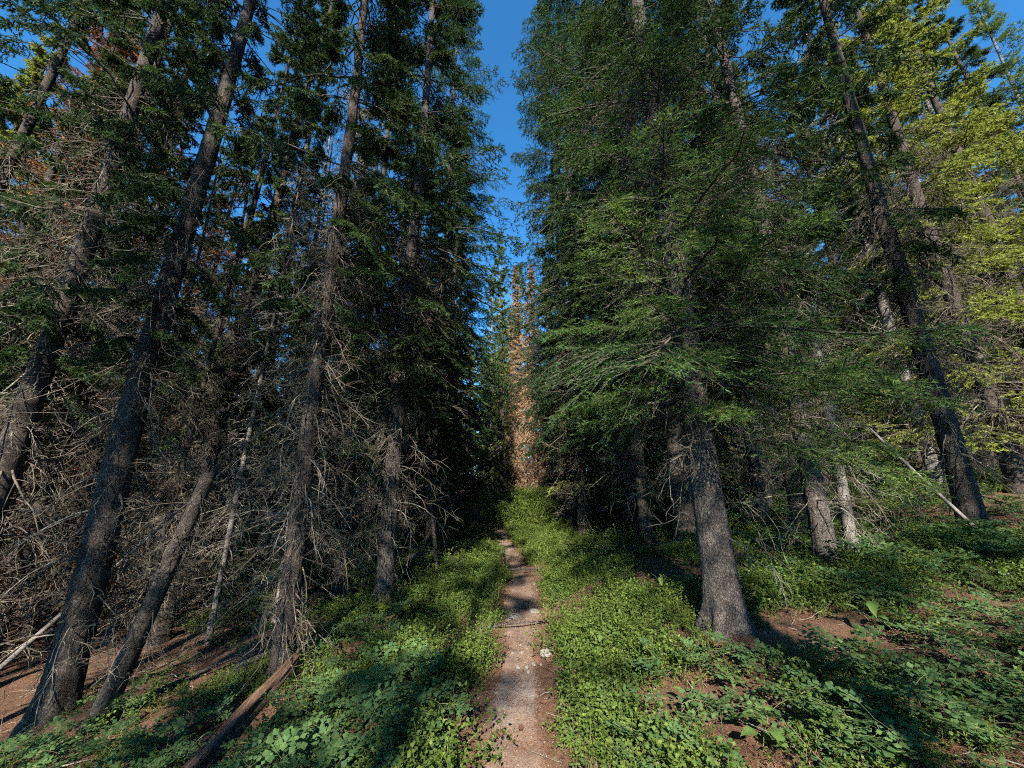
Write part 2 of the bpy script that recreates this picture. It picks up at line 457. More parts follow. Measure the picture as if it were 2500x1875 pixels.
# ------------------------------------------------------------------ tree builders
def trunk_mesh(name, seed, H, d, mat, segs=20, rings=60, flare=.55, disp=.004, cell=.035, top=0.02, wob=.03, cut=None):
    r = np.random.default_rng(seed)
    t = np.linspace(0, 1, rings) ** 1.7
    z = -.5 + (H + .5) * t if cut is None else -.5 + (cut + .5) * np.linspace(0, 1, rings)
    th = np.arange(segs) / segs * 2 * math.pi
    Z, T = np.meshgrid(z, th, indexing='ij')
    zz = np.maximum(Z, 0)
    rr = d * .5 * (np.clip(1 - zz / H, 0, 1) ** .72) + top * .5
    ph = r.uniform(0, 6.28, 4)
    lob = .5 + .5 * np.cos(5 * T + ph[0] + .8 * np.sin(2 * T + ph[1]))
    rr = rr + d * .5 * flare * (np.exp(-zz / (.32 * d + .06)) * (.25 + .9 * lob) + .12 * np.exp(-zz / .8))
    rr = rr * (1 + .03 * np.sin(3 * T + Z * 2 + ph[2]) + .02 * np.sin(2 * T - Z * 1.3 + ph[3]))
    if disp > 0:                     # bark plates: jittered cells
        nu = max(6, int(round(math.pi * d / cell)))
        U = T / (2 * math.pi) * nu; W = Z / (cell * 1.35)
        U = U + .3 * np.sin(W * 2.1) + .15 * np.sin(W * 5.3 + 3 * T)
        iu = np.floor(U).astype(int); iw = np.floor(W).astype(int)
        f1 = np.full(U.shape, 9.); f2 = np.full(U.shape, 9.); hv = np.zeros(U.shape)
        for du in (-1, 0, 1):
            for dw in (-1, 0, 1):
                a = (iu + du) % nu; b = iw + dw
                hsh = np.sin(a * 12.9898 + b * 78.233 + seed) * 43758.5453; j1 = hsh - np.floor(hsh)
                hsh2 = np.sin(a * 39.346 + b * 11.135 + seed * 1.7) * 24634.6345; j2 = hsh2 - np.floor(hsh2)
                dist = np.hypot(iu + du + .15 + .7 * j1 - U, iw + dw + .15 + .7 * j2 - W)
                cl = dist < f1
                f2 = np.where(cl, f1, np.minimum(f2, dist)); hv = np.where(cl, j1, hv); f1 = np.where(cl, dist, f1)
        edge = np.clip((f2 - f1) / .35, 0, 1)
        rr = rr + disp * (edge * (.5 + hv) - .8)
    cx = wob * np.sin(Z * .5 + ph[0]) * np.clip(Z / 3, 0, 1); cyy = wob * np.sin(Z * .43 + ph[1]) * np.clip(Z / 3, 0, 1)
    V = np.stack([cx + rr * np.cos(T), cyy + rr * np.sin(T), Z], -1)
    idx = np.arange(rings * segs).reshape(rings, segs); nx = np.roll(idx, -1, 1)
    F = np.stack([idx[:-1], nx[:-1], nx[1:], idx[1:]], -1).reshape(-1, 4)
    V = V.reshape(-1, 3)
    parts = [(V, F, 0)]
    if cut is not None:              # jagged broken top
        V[-segs:, 2] += r.uniform(-.08, .16, segs)
        cv = np.concatenate([V[-segs:], V[-segs:].mean(0, keepdims=True) - [0, 0, .08]])
        parts.append((cv, np.stack([np.arange(segs), (np.arange(segs) + 1) % segs, np.full(segs, segs)], 1), 1))
    return build_mesh(name, parts, [mat, M_ROT] if cut is not None else [mat], True)

def branch_set(rng, z, az, L, e0, sag, lift, K=7):
    N = len(z); t = np.linspace(0, 1, K)[None]
    rr = L[:, None] * t * np.cos(np.radians(e0))[:, None]
    zz = z[:, None] + L[:, None] * (np.sin(np.radians(e0))[:, None] * t - sag[:, None] * t ** 2 + lift[:, None] * t ** 3)
    wob = np.cumsum(rng.normal(size=(N, K)) * .022, 1) * L[:, None] * (t > 0)
    ca, sa = np.cos(az)[:, None], np.sin(az)[:, None]
    zz = zz + np.cumsum(rng.normal(size=(N, K)) * .012, 1) * L[:, None] * (t > 0)
    return np.stack([rr * ca - wob * sa, rr * sa + wob * ca, zz], -1)

def foliate(rng, P, L, inner, ns, nt, nn, nl, nw, sec=.34, droop=-.12, rad0=.011, phi=(18, 48), up=.08, bare=3, smin=.10, tl=(.05, .11)):
    """needle-clad sprays on branch curves P: returns (needle v,f), (wood v,f)"""
    N = len(P)
    parts_n, wood = [], []
    rk = np.linspace(1, .25, P.shape[1])[None] * (rad0 * np.clip(L, .3, 3))[:, None]
    wood.append(tubes(P, np.maximum(rk, .0022), 3))
    t = inner + (1 - inner) * (np.arange(ns)[None] + rng.random((N, ns))) / ns
    p, tg = lerp_path(P, t)
    sgn = np.where((np.arange(ns)[None] + rng.integers(0, 2, (N, 1))) % 2 == 0, 1., -1.)[..., None]
    lat = nrm(np.cross(tg, np.array([0, 0, 1.]))) * sgn
    ang = np.radians(rng.uniform(35, 68, (N, ns, 1)))
    d = tg * np.cos(ang) + lat * np.sin(ang) + np.array([0, 0, 1.]) * rng.normal(0, .18, (N, ns, 1))
    sl = np.maximum(L[:, None] * sec * (1 - .8 * t) * rng.uniform(.6, 1.25, (N, ns)) / (1 - .8 * inner), smin * rng.uniform(.7, 1.3, (N, ns)))
    S = walk(rng, p.reshape(-1, 3), d.reshape(-1, 3), sl.ravel(), 4, .13, droop)
    S3 = S[:, [0, 2, 3]]; wood.append(tubes(S3, np.broadcast_to(np.array([.0042, .003, .0015])[None], (len(S), 3)), 3))
    # tertiary shoots
    M = len(S)
    tt = (np.arange(nt)[None] + .3 + .7 * rng.random((M, nt))) / (nt + .2)
    p2, tg2 = lerp_path(S, tt)
    sg2 = np.where(np.arange(nt)[None] % 2 == 0, 1., -1.)[..., None]
    lat2 = nrm(np.cross(tg2, np.array([0, 0, 1.]))) * sg2
    a2 = np.radians(rng.uniform(30, 60, (M, nt, 1)))
    d2 = nrm(tg2 * np.cos(a2) + lat2 * np.sin(a2) + np.array([0, 0, 1.]) * rng.normal(-.05, .22, (M, nt, 1)))
    l2 = rng.uniform(*tl, (M, nt, 1))
    A2 = p2.reshape(-1, 3); B2 = (p2 + d2 * l2).reshape(-1, 3)
    nv = []
    for k in range(3):
        nv.append(needles(rng, S[:, k], S[:, k + 1], nn, nl, nw, phi, up))
    nv.append(needles(rng, A2, B2, nn, nl, nw, phi, up))
    vo = 0; vs, fs = [], []
    for v, f in nv:
        vs.append(v); fs.append(f + vo); vo += len(v)
    return (np.concatenate(vs), np.concatenate(fs)), wood

def join(parts):
    vo = 0; vs, fs = [], []
    for v, f in parts:
        vs.append(v); fs.append(f + vo); vo += len(v)
    return np.concatenate(vs), np.concatenate(fs)

def crown_meshes(name, seed, H, z0, R, nb, ns, nt, nn, nl, nw, mat, inner=.3, e=(-25, 15), shape=.85, sag=.22, lift=.12, droop=-.14, ragged=.35, lowtaper=0, wsp=.38, **kw):
    rng = np.random.default_rng(seed)
    u = rng.random(nb) ** 1.0
    wh = np.floor(u * (H - z0) / wsp) * wsp + rng.normal(0, .06, nb)
    z = z0 + np.clip(wh, 0, H - z0 - .1)
    az = rng.uniform(0, 2 * math.pi, nb)
    fr = (H - z) / (H - z0)
    side = 1 + ragged * np.sin(az * 2 + z * 1.1 + seed) * .5
    L = R * fr ** shape * rng.uniform(1 - ragged, 1.15, nb) * side + .12
    if lowtaper:
        L *= np.clip(.55 + .45 * (z - z0) / lowtaper, 0, 1)
    e0 = e[0] + (e[1] + 30 - e[0]) * np.clip(1 - fr, 0, 1) ** 1.3 + rng.normal(0, 7, nb)
    P = branch_set(rng, z, az, L, e0, np.full(nb, sag) * rng.uniform(.6, 1.5, nb), np.full(nb, lift) * rng.uniform(.5, 1.6, nb))
    n, wood = foliate(rng, P, L, inner, ns, nt, nn, nl, nw, droop=droop, **kw)
    fol = build_mesh(name + '_foliage', [(*n, 0)], [mat])
    wv = build_mesh(name + '_branches', [(*join(wood), 0)], [M_BRANCH], True)
    return fol, wv

def dead_twigs(name, seed, z_lo, z_hi, n, Lm, mat, tr=.12, subs=8, subsub=2, down=-.25, sig=.30, r0=.0065, hfac=None, thick=1.0):
    rng = np.random.default_rng(seed)
    z = z_lo + (z_hi - z_lo) * rng.random(n) ** .9
    az = rng.uniform(0, 2 * math.pi, n)
    L = Lm * rng.uniform(.25, 1.35, n)
    if hfac is not None:
        L = L * np.interp(z, *hfac)
    el = np.radians(rng.normal(-12, 22, n))
    d0 = np.stack([np.cos(az) * np.cos(el), np.sin(az) * np.cos(el), np.sin(el)], -1)
    p0 = np.stack([np.cos(az) * tr * .8, np.sin(az) * tr * .8, z], -1)
    P = walk(rng, p0, d0, L, 8, sig * .5, lambda t: down * (1 - 1.35 * t))
    r = np.linspace(1, .28, 8)[None] * (thick * r0 * np.clip(L / .8, .5, 1.6))[:, None]
    parts = [tubes(P, r, 3)]
    t = .15 + .85 * rng.random((n, subs))
    p, tg = lerp_path(P, t)
    d = tg * .7 + rng.normal(size=p.shape) * .75
    S = walk(rng, p.reshape(-1, 3), d.reshape(-1, 3), (L[:, None] * .42 * (1.1 - .6 * t) * rng.uniform(.4, 1.2, (n, subs))).ravel(), 5, sig, down * .35)
    parts.append(tubes(S, np.broadcast_to(np.linspace(.0034, .0015, 5)[None] * thick, (len(S), 5)), 3))
    if subsub:
        M = len(S)
        t2 = .2 + .75 * rng.random((M, subsub)); p2, tg2 = lerp_path(S, t2)
        d2 = tg2 * .6 + rng.normal(size=p2.shape) * .7
        Q = walk(rng, p2.reshape(-1, 3), d2.reshape(-1, 3), rng.uniform(.05, .17, M * subsub), 3, sig, 0)
        parts.append(tubes(Q, np.broadcast_to(np.linspace(.0022, .0012, 3)[None] * thick, (len(Q), 3)), 3))
    return build_mesh(name, [(*join(parts), 0)], [mat], True)

# prototypes: each a dict of part name -> mesh
PROTO = {}
SPEC = {}
def proto_spruce(key, *a, **k):
    SPEC[key] = (a, k)
_TW = {}
def shared_twigs(kind, seed, hi, n, Lm, **k):
    kk = (kind, hi, n)
    if kk not in _TW:
        _TW[kk] = dead_twigs('twigs_' + kind, seed, .7, hi, n, Lm, M_TWIG, hfac=([.5, 2, 5, 8], [.8, 1.1, 1, .8]), **k)
    return _TW[kk]
def get_proto(key):
    """built the first time a tree of that kind is placed"""
    if key in PROTO:
        return PROTO[key]
    far = key.endswith('_far'); k0 = key[:-4] if far else key
    (seed, H, z0, R, nb, mat, tw, bark), kw = SPEC[k0]; kw = dict(kw)
    ns, nt, nn = kw.pop('ns', 15), kw.pop('nt', 5), kw.pop('nn', 7)
    nl, nw = kw.pop('nl', .058), kw.pop('nw', .016)
    if far:
        fol, br = crown_meshes(key, seed + 50, H, z0, R, int(nb * .85), 10, 2, 5, nl * 1.5, nw * 2.4, mat, **kw)
        bpy.data.meshes.remove(br); br = None
        tm = trunk_mesh(key + '_trunk', seed, H, .26, bark, 10, 24, disp=0)
        tg = shared_twigs('far', 101, tw, int(170), .95, thick=2.6, subs=5, subsub=0)
    else:
        fol, br = crown_meshes(key, seed, H, z0, R, nb, ns, nt, nn, nl, nw, mat, **kw)
        tm = trunk_mesh(key + '_trunk', seed, H, .26, bark, 20, 90, disp=0)
        tg = shared_twigs('near', 102, tw, 280, .95, thick=1.4, subs=9, subsub=1)
    if k0 == 'brown':
        bpy.data.meshes.remove(br); br = None
    PROTO[key] = {k: v for k, v in dict(trunk=tm, branches=br, crown=fol, twigs=tg).items() if v}
    return PROTO[key]
proto_spruce('spruce_a', 11, 19, 3.6, 1.65, 170, M_SPRUCE, 9, M_BARK, lowtaper=2, inner=.36, sag=.34, droop=-.28, ragged=.5, wsp=.55, ns=20, nn=6, sec=.42)
proto_spruce('spruce_b', 12, 18, 2.6, 1.95, 165, M_BLUE, 9, M_BARK, lowtaper=1.5, sag=.28, droop=-.2, wsp=.6, ns=20, nn=6, sec=.42, inner=.26)
proto_spruce('spruce_c', 13, 20, 4.5, 1.55, 180, M_SPRUCE, 9, M_BARK, ragged=.6, lowtaper=2.5, inner=.48, sag=.45, lift=.16, droop=-.45, ns=15, nt=4, wsp=.6)
proto_spruce('tall', 20, 25, 3.0, 1.95, 200, M_BLUE, 9, M_BARK, lowtaper=2.5, shape=.32, sag=.3, droop=-.25, ragged=.45, ns=20, nn=6, wsp=.65, sec=.42, inner=.26)
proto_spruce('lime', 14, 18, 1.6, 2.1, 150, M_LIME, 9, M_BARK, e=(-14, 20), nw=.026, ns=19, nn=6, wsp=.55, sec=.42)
proto_spruce('pine', 15, 19, 2.0, 1.9, 170, M_PINE, 9, M_BARK_PALE, e=(0, 25), sag=.05, lift=.18, nl=.07, nw=.014, droop=.10, phi=(25, 50), up=.3, ns=11, nn=6)
proto_spruce('rust', 16, 17, 1.2, 1.45, 230, M_RUST, 9, M_BARK, ns=11, nt=3, nn=5, inner=.15, sag=.35, nw=.016)
proto_spruce('brown', 17, 18, .4, 1.85, 520, M_BROWN, 9, M_BARK, ns=11, nt=3, nn=4, inner=.08, sag=.40, e=(-35, 5), nw=.026, nl=.075, shape=.7, phi=(20, 60))
proto_spruce('layered', 19, 16, 3.2, 2.5, 110, M_SPRUCE, 9, M_BARK, wsp=.95, e=(-8, 10), sag=.08, lift=.02, shape=.6, nw=.024, nl=.06, ns=13)
proto_spruce('high', 24, 20, 7.2, 1.9, 130, M_SPRUCE, 9, M_BARK, shape=.45, wsp=.6, ns=13, nw=.024, nl=.065)  # dense crown kept high, shaped to shade near trees from behind the viewpoint
proto_spruce('sparse', 23, 17, 3.4, 2.2, 62, M_SPRUCE, 9, M_BARK, wsp=.9, e=(-12, 8), sag=.12, lift=.04, shape=.55, nw=.026, nl=.06, ns=15, ragged=.5)  # few open boughs, shaped to cast flecked shade from behind the viewpoint
PROTO['bare_far'] = dict(trunk=trunk_mesh('bare_far_trunk', 18, 15, .2, M_BARK_PALE, 10, 24, disp=0),
                     twigs=dead_twigs('bare_far_twigs', 19, .6, 14, 220, .8, M_TWIG2, thick=2.6, subs=5, subsub=0, hfac=([0, 3, 9, 15], [1, 1.1, .9, .35])))
PROTO['bare'] = dict(trunk=trunk_mesh('bare_trunk', 18, 15, .2, M_BARK_PALE, 16, 70, disp=0),
                     twigs=dead_twigs('bare_twigs', 19, .6, 14, 380, .8, M_TWIG2, thick=1.5, subs=7, subsub=1, hfac=([0, 3, 9, 15], [1, 1.1, .9, .35])))

def make_tree(name, x, y, proto, scale=1.0, dia=.26, rotz=0., lean=(0, 0), label=None, group=None, sink=.03, skip=(), over=None, tws=1.0, cw=1.0):
    if proto and proto != 'brown' and not over and math.hypot(x, y) > 21 and y > 0:
        proto += '_far'
    root = obj(name, None, loc=(x, y, gz(x, y) - sink), rot=(lean[1], lean[0], rotz), scale=(scale,) * 3)
    # euler XYZ: spin first about Z would turn the lean; keep the spin on the parts instead
    root.rotation_euler = (-lean[1], lean[0], 0)
    root.empty_display_size = .3
    tag(root, label, 'tree', group)
    pr = dict(get_proto(proto)) if proto else {}
    if over:
        pr.update(over)
    k = dia / .26 / scale if not (proto or '').startswith('bare') else dia / .2 / scale
    for pn, me in pr.items():
        if pn in skip or me is None:
            continue
        s = (1, 1, 1)
        if pn == 'trunk' and not (over and 'trunk' in over):
            s = (k, k, 1)
        if pn in ('crown', 'branches'):
            s = (cw, cw, 1)
        if pn == 'twigs':
            s = (tws, tws, 1)
        o = obj(pn, me, root, rot=(0, 0, rotz), scale=s)
        if pn != 'trunk':
            o['kind'] = 'stuff'
    return root

OCC = []          # occupied trunk spots
# ------------------------------------------------------------------ nearest trees, each with its own bark
# large spruce by the path on the right, boughs low over the ground
rngA = np.random.default_rng(77)
HA = 16
folA, brA = crown_meshes('boughs_upper', 21, HA, 2.9, 1.7, 150, 28, 6, 8, .036, .0085, M_BOUGH, inner=.26, e=(-22, 12), wsp=.55, sec=.5, ragged=.4, sag=.2, lift=.1, tl=(.06, .13))
tA = trunk_mesh('near_trunk', 5, HA, .265, M_BARK_GREY, 110, 400, flare=.75, disp=.009, cell=.028)
twN = [dead_twigs('near_twigs', 131 + k, .5, 6.5, 290, .95, M_TWIG, tr=.11, subs=9, subsub=1, down=-.32, thick=.95) for k in range(2)]
treeA = make_tree('spruce_tree', 1.93, 3.84, None, label='big grey-barked spruce right of the path with low green boughs', over=dict(trunk=tA, branches=brA, crown=folA, twigs=twN[0]), sink=.0, lean=(-.012, 0))
OCC.append((1.93, 3.84))
for c_ in treeA.children:
    if c_.name.startswith('twigs'):
        c_.location.z = .85
# its low boughs, each a part
BOUGHS = [(2.15, 182, 1.15, -10), (2.35, 205, 1.30, -8), (2.05, 262, .95, -14), (2.30, 300, 1.45, -6), (2.20, 330, 1.75, -8), (2.45, 352, 1.9, -4),
          (2.75, 170, 1.35, -6), (2.95, 195, 1.5, -3), (2.60, 20, 1.6, -6), (2.85, 240, 1.3, 0), (1.75, 318, 1.5, -12), (1.95, 345, 1.6, -10), (3.15, 285, 1.5, 4), (3.2, 215, 1.5, 6), (2.4, 246, 1.25, -4), (3.3, 255, 1.6, 0), (3.6, 230, 1.6, 4), (3.9, 262, 1.6, 2), (4.2, 240, 1.5, 4)]
for i, (bz, ba, bl, be) in enumerate(BOUGHS):
    rg = np.random.default_rng(300 + i)
    Pb = branch_set(rg, np.array([bz]), np.array([rad(ba)]), np.array([bl]), np.array([float(be)]), np.array([.16]), np.array([.06]), 8)
    nb_, wb_ = foliate(rg, Pb, np.array([bl]), .26, 40, 8, 10, .030, .0066, sec=.46, droop=-.10, tl=(.06, .14), rad0=.012)
    o = obj('bough', build_mesh('bough', [(*nb_, 0), (*join(wb_), 1)], [M_TIP, M_BRANCH]), treeA)
    o['kind'] = 'stuff'
# long dead branches hanging at its foot
def dead_branch(seed, p, d, L, r0=.009, down=-.12, mat=None, subs=7):
    rg = np.random.default_rng(seed)
    P = walk(rg, np.array([p], float), np.array([d], float), np.array([L]), 12, .12, down)
    parts = [tubes(P, np.linspace(r0, .002, 12)[None], 5)]
    t = .2 + .78 * rg.random((1, subs)); q, tg = lerp_path(P, t)
    S = walk(rg, q.reshape(-1, 3), (tg * .8 + rg.normal(size=q.shape) * .5).reshape(-1, 3), rg.uniform(.15, .45, subs) * L, 7, .22, down * .5)
    parts.append(tubes(S, np.broadcast_to(np.linspace(.0036, .0014, 7)[None], (subs, 7)), 3))
    return build_mesh('dead_branch', [(*join(parts), 0)], [mat or M_TWIG2], True)
for i, (z, a, L, dn) in enumerate([(.95, -12, .75, -.28), (.8, -30, .8, -.22), (.6, -8, .55, -.2), (1.2, -50, .7, -.3), (1.05, 10, .8, -.2), (.75, -70, .35, -.3), (1.5, 200, .6, -.25)]):
    obj('dead_branch', dead_branch(50 + i, (.15 * math.cos(rad(a)), .15 * math.sin(rad(a)), z), (math.cos(rad(a)), math.sin(rad(a)), .1), L, .0032, dn, subs=4), treeA)

NEAR = [  # x, y, dia, proto, scale, seed, bark, label, lean x
    (-4.92, 4.86, .31, 'spruce_c', 1.0, 31, M_BARK, 'thickest dark spruce trunk low on the slope at the far lower-left', .0),
    (-2.45, 4.69, .20, 'spruce_c', .95, 32, M_BARK, 'slim straight spruce with broken log against its foot', -.02),
    (-1.94, 6.36, .24, 'spruce_a', 1.02, 33, M_BARK_GREY, 'spruce with scaly lit bark nearest the path on the left', .0),
    (7.03, 6.11, .28, 'spruce_c', 1.0, 34, M_BARK, 'stout dark spruce upslope on the right beside a thin leaning pole', .02),
    (3.87, 5.03, .21, 'spruce_a', .9, 35, M_BARK_GREY, 'smaller spruce with pale sunlit foot right of the big grey spruce', .0),
]
for x, y, d, pk, s, sd, bk, lab, ln in NEAR:
    tm = trunk_mesh('near_trunk', sd, 18 * s, d, bk, 60, 250, flare=.6, disp=.010, cell=.042)
    tw = twN[sd % 2]
    rt = make_tree('spruce_tree', x, y, pk, 1.0, d, sd * 1.3, (ln, 0), lab, over=dict(trunk=tm, twigs=tw), cw=1.2 if x == -1.94 else 1.0)
    for i in range(6):
        rg = random.Random(sd * 10 + i); a = rg.uniform(0, 6.28)
        obj('dead_branch', dead_branch(sd * 10 + i, (d * .45 * math.cos(a), d * .45 * math.sin(a), rg.uniform(.5, 2.2)), (math.cos(a), math.sin(a), .15), rg.uniform(.6, 1.1), .008, -.2), rt)
    OCC.append((x, y))

HAND = [  # x, y, proto, scale, dia, label, lean
    (-6.74, 8.23, 'spruce_c', 1.0, .28, 'leaning sunlit spruce trunk between the thick dark trunk and the slim one', (.06, 0)),
    (-7.25, 8.45, 'spruce_c', .95, .22, 'thin trunk tangled in pale twigs just left of the leaning sunlit one', (.03, 0)),
    (-7.95, 6.2, 'spruce_c', 1.05, .23, 'pale-patched spruce trunk at the left edge beyond the thick dark trunk', (0, 0)),
    (-9.0, 7.5, 'spruce_c', 1.0, .24, 'second pale trunk from the left edge, high up in sun', (.02, 0)),
    (-8.9, 5.4, 'spruce_c', 1.0, .2, 'dark trunk cut by the left edge of the view', (0, 0)),
    (-6.7, 11.0, 'bare', 1.1, .24, 'bleached grey dead tree in the sun behind the slim spruce', (0, 0)),
    (-5.9, 8.6, 'spruce_c', .95, .22, 'dark spruce trunk just left of the bleached dead tree', (0, 0)),
    (-4.4, 9.9, 'spruce_c', .95, .20, 'narrow trunk standing midway between the two nearest left spruces', (0, 0)),
    (-2.35, 11.6, 'tall', .95, .24, 'full green spruce edging the sky gap on the left', (0, 0)),
    (-3.5, 8.4, 'spruce_a', .95, .2, 'thin-stemmed spruce close behind the scaly-barked path spruce', (0, 0)),
    (-2.6, 15.0, 'spruce_a', 1.1, .24, 'spruce with reddish lower twigs halfway along the path on the left', (0, 0)),
    (-3.1, 20.3, 'spruce_b', 1.0, .3, 'left trailside spruce where the path narrows to a thread', (0, 0)),
    (-3.6, 18.0, 'rust', .85, .2, 'small rust-needled spruce among the left trailside trees', (0, 0)),
    (-4.3, 25.0, 'pine', 1.0, .3, 'sunlit pine left of the sky gap far along the path', (0, 0)),
    (3.42, 7.85, 'spruce_a', 1.0, .36, 'dark spruce trunk right behind the big grey spruce', (-.02, 0)),
    (2.80, 8.35, 'tall', .95, .26, 'dark trunk left of the big grey spruce, standing in bare duff', (-.03, 0)),
    (1.95, 11.08, 'tall', 1.0, .25, 'slender dark trunk right of the path just short of the fallen log', (0, 0)),
    (4.27, 5.10, 'bare', .5, .13, 'short thin dead trunk beside the pale-footed small spruce', (.03, 0)),
    (10.2, 9.36, 'bare', 1.1, .24, 'dead trunk seen just behind the stout right-hand spruce', (0, 0)),
    (5.6, 8.9, 'spruce_c', 1.0, .24, 'dark trunk in the tangle between the big grey and the stout spruce', (0, 0)),
    (6.6, 10.2, 'bare', 1.1, .2, 'grey dead tree in the twig tangle upslope right', (0, 0)),
    (2.2, 14.4, 'tall', 1.0, .26, 'spruce overhanging the sky gap on the right', (0, 0)),
    (2.6, 18.5, 'spruce_a', 1.1, .26, 'dark spruce beside the fallen grey log', (0, 0)),
    (2.6, 22.6, 'spruce_b', .95, .26, 'green spruce right of the brown dead trees', (0, 0)),
    (.3, 26.8, 'brown', 1.02, .26, 'tall brown dead spruce at the end of the path', (0, 0)),
    (1.4, 24.8, 'brown', .95, .26, 'rusty brown dead spruce right of its taller brown neighbour', (0, 0)),
    (-1.1, 31.5, 'pine', 1.3, .34, 'sunlit green pine behind the brown dead trees', (0, 0)),
    (.9, 36.0, 'pine', 1.25, .34, 'second green pine deep behind the brown dead trees', (0, 0)),
    (-.72, 25.4, 'lime', .88, .22, 'narrow sunlit yellow-green spruce touching the left side of the brown trees', (0, 0)),
    (-1.75, 31.0, 'pine', 1.1, .28, 'sunlit pine standing where the path disappears, left of the brown trees', (0, 0)),
    (2.9, 29.0, 'pine', 1.05, .3, 'green pine filling the gap right of the brown dead trees', (0, 0)),
    (-.2, 38.0, 'lime', 1.1, .3, 'lowest-branched sunlit spruce behind the tall brown one', (0, 0)),
    (-4.2, 36.0, 'lime', 1.0, .3, 'sunlit spruce left behind the end of the path', (0, 0)),
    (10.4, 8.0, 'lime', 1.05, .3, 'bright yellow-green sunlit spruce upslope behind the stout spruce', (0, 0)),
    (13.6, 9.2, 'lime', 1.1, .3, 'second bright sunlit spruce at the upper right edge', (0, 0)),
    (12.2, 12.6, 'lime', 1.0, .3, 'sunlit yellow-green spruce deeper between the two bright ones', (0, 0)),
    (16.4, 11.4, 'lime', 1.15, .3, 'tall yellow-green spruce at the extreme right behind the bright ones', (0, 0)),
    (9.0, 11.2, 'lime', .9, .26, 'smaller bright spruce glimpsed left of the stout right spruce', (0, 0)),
    (-10.4, 14.2, 'lime', .85, .24, 'sunlit green spruce shining between the thick dark trunk and the slim spruce', (0, 0)),
    (-12.6, 15.8, 'lime', .95, .24, 'sunlit green spruce just right of the thick dark trunk, farther back', (0, 0)),
    (-9.3, 15.4, 'bare', 1.0, .2, 'pale dead tree in the sunny gap left of the slim spruce', (0, 0)),
    (-10.3, 6.9, 'rust', 1.05, .22, 'rust-needled spruce at the upper left edge between the pale trunks', (0, 0)),
    (-11.9, 10.6, 'rust', 1.0, .22, 'second rust-needled spruce behind the upper left edge', (0, 0)),
    (-11.6, 8.3, 'rust', 1.0, .26, 'rust-red dead spruce high at the upper left', (0, 0)),
    (-13.0, 14.0, 'rust', 1.0, .26, 'rust-red spruce low behind the thick dark trunk', (0, 0)),
    (-10.7, 18.0, 'rust', 1.0, .24, 'rusty spruce glimpsed behind the slim spruce', (0, 0)),
    (-9.8, 11.0, 'rust', .95, .24, 'orange-needled spruce between the pale left trunks', (0, 0)),
]
for i, (x, y, pk, s, d, lab, ln) in enumerate(HAND):
    cwid = .8 if pk == 'brown' else .7 if (x, y) == (-.72, 25.4) else (1.2 if x > 0 else 1.2) if (abs(x) < 3.2 and 5 < y < 24 and (pk.startswith('spruce') or pk == 'tall')) else 1.0
    make_tree({'bare': 'dead_tree', 'pine': 'pine_tree', 'rust': 'dead_spruce_tree', 'brown': 'dead_spruce_tree'}.get(pk, 'spruce_tree'), x, y, pk, s, d, i * 2.39, ln, lab, cw=cwid)
    OCC.append((x, y))

for i, (x, y) in enumerate([(-5.2, 7.4), (-6.1, 7.0), (-7.9, 9.8), (-8.6, 9.2), (-4.9, 9.2), (-10.3, 9.6), (-6.0, 10.2), (-8.4, 11.6), (-3.3, 10.6), (-5.3, 11.8), (-9.6, 6.6), (-7.0, 12.4)]):
    make_tree('dead_tree', x, y, 'bare' if i % 3 == 0 else 'spruce_c', .75 + .05 * (i % 6), .09 + .015 * (i % 4), i * 1.9, (.03 * math.sin(i * 2.1), .02 * math.cos(i)), 'thin twiggy dead trunk in the tangle behind the near left trunks', 'thin dead trunks behind the near left trees', skip=('crown', 'branches'))
    OCC.append((x, y))
# ------------------------------------------------------------------ the stand behind, left and right
rng = random.Random(2024)
def free(x, y, dmin):
    return all((x - a) ** 2 + (y - b) ** 2 > dmin * dmin for a, b in OCC)
SECTORS = [(-46, 'in the stand left of the thickest dark trunk'), (-28, 'in the stand between the thickest trunk and the slim spruce'),
           (-17, 'in the stand between the slim and the scaly-barked spruce'), (-7, 'in the stand between the scaly-barked spruce and the path'),
           (7, 'beyond the end of the path'), (20, 'in the stand just right of the path'), (27, 'in the stand just left of the big grey spruce'),
           (38, 'in the stand between the big grey and pale-footed spruces'), (49, 'in the stand between the pale-footed and the stout spruce'), (99, 'in the stand right of the stout spruce')]
LOOK = {'spruce_a': 'dark drooping spruce', 'spruce_b': 'full green spruce', 'spruce_c': 'gaunt sparse spruce', 'lime': 'sunny yellow-green spruce', 'pine': 'tufted pine', 'bare': 'bleached dead tree', 'rust': 'rust-needled spruce'}
cnt = 0; tries = 0
BANDS = [(7.8, 20, 80, 1.45), (20, 34, 85, 1.9), (34, 52, 70, 2.4)]
bi = 0; inb = 0
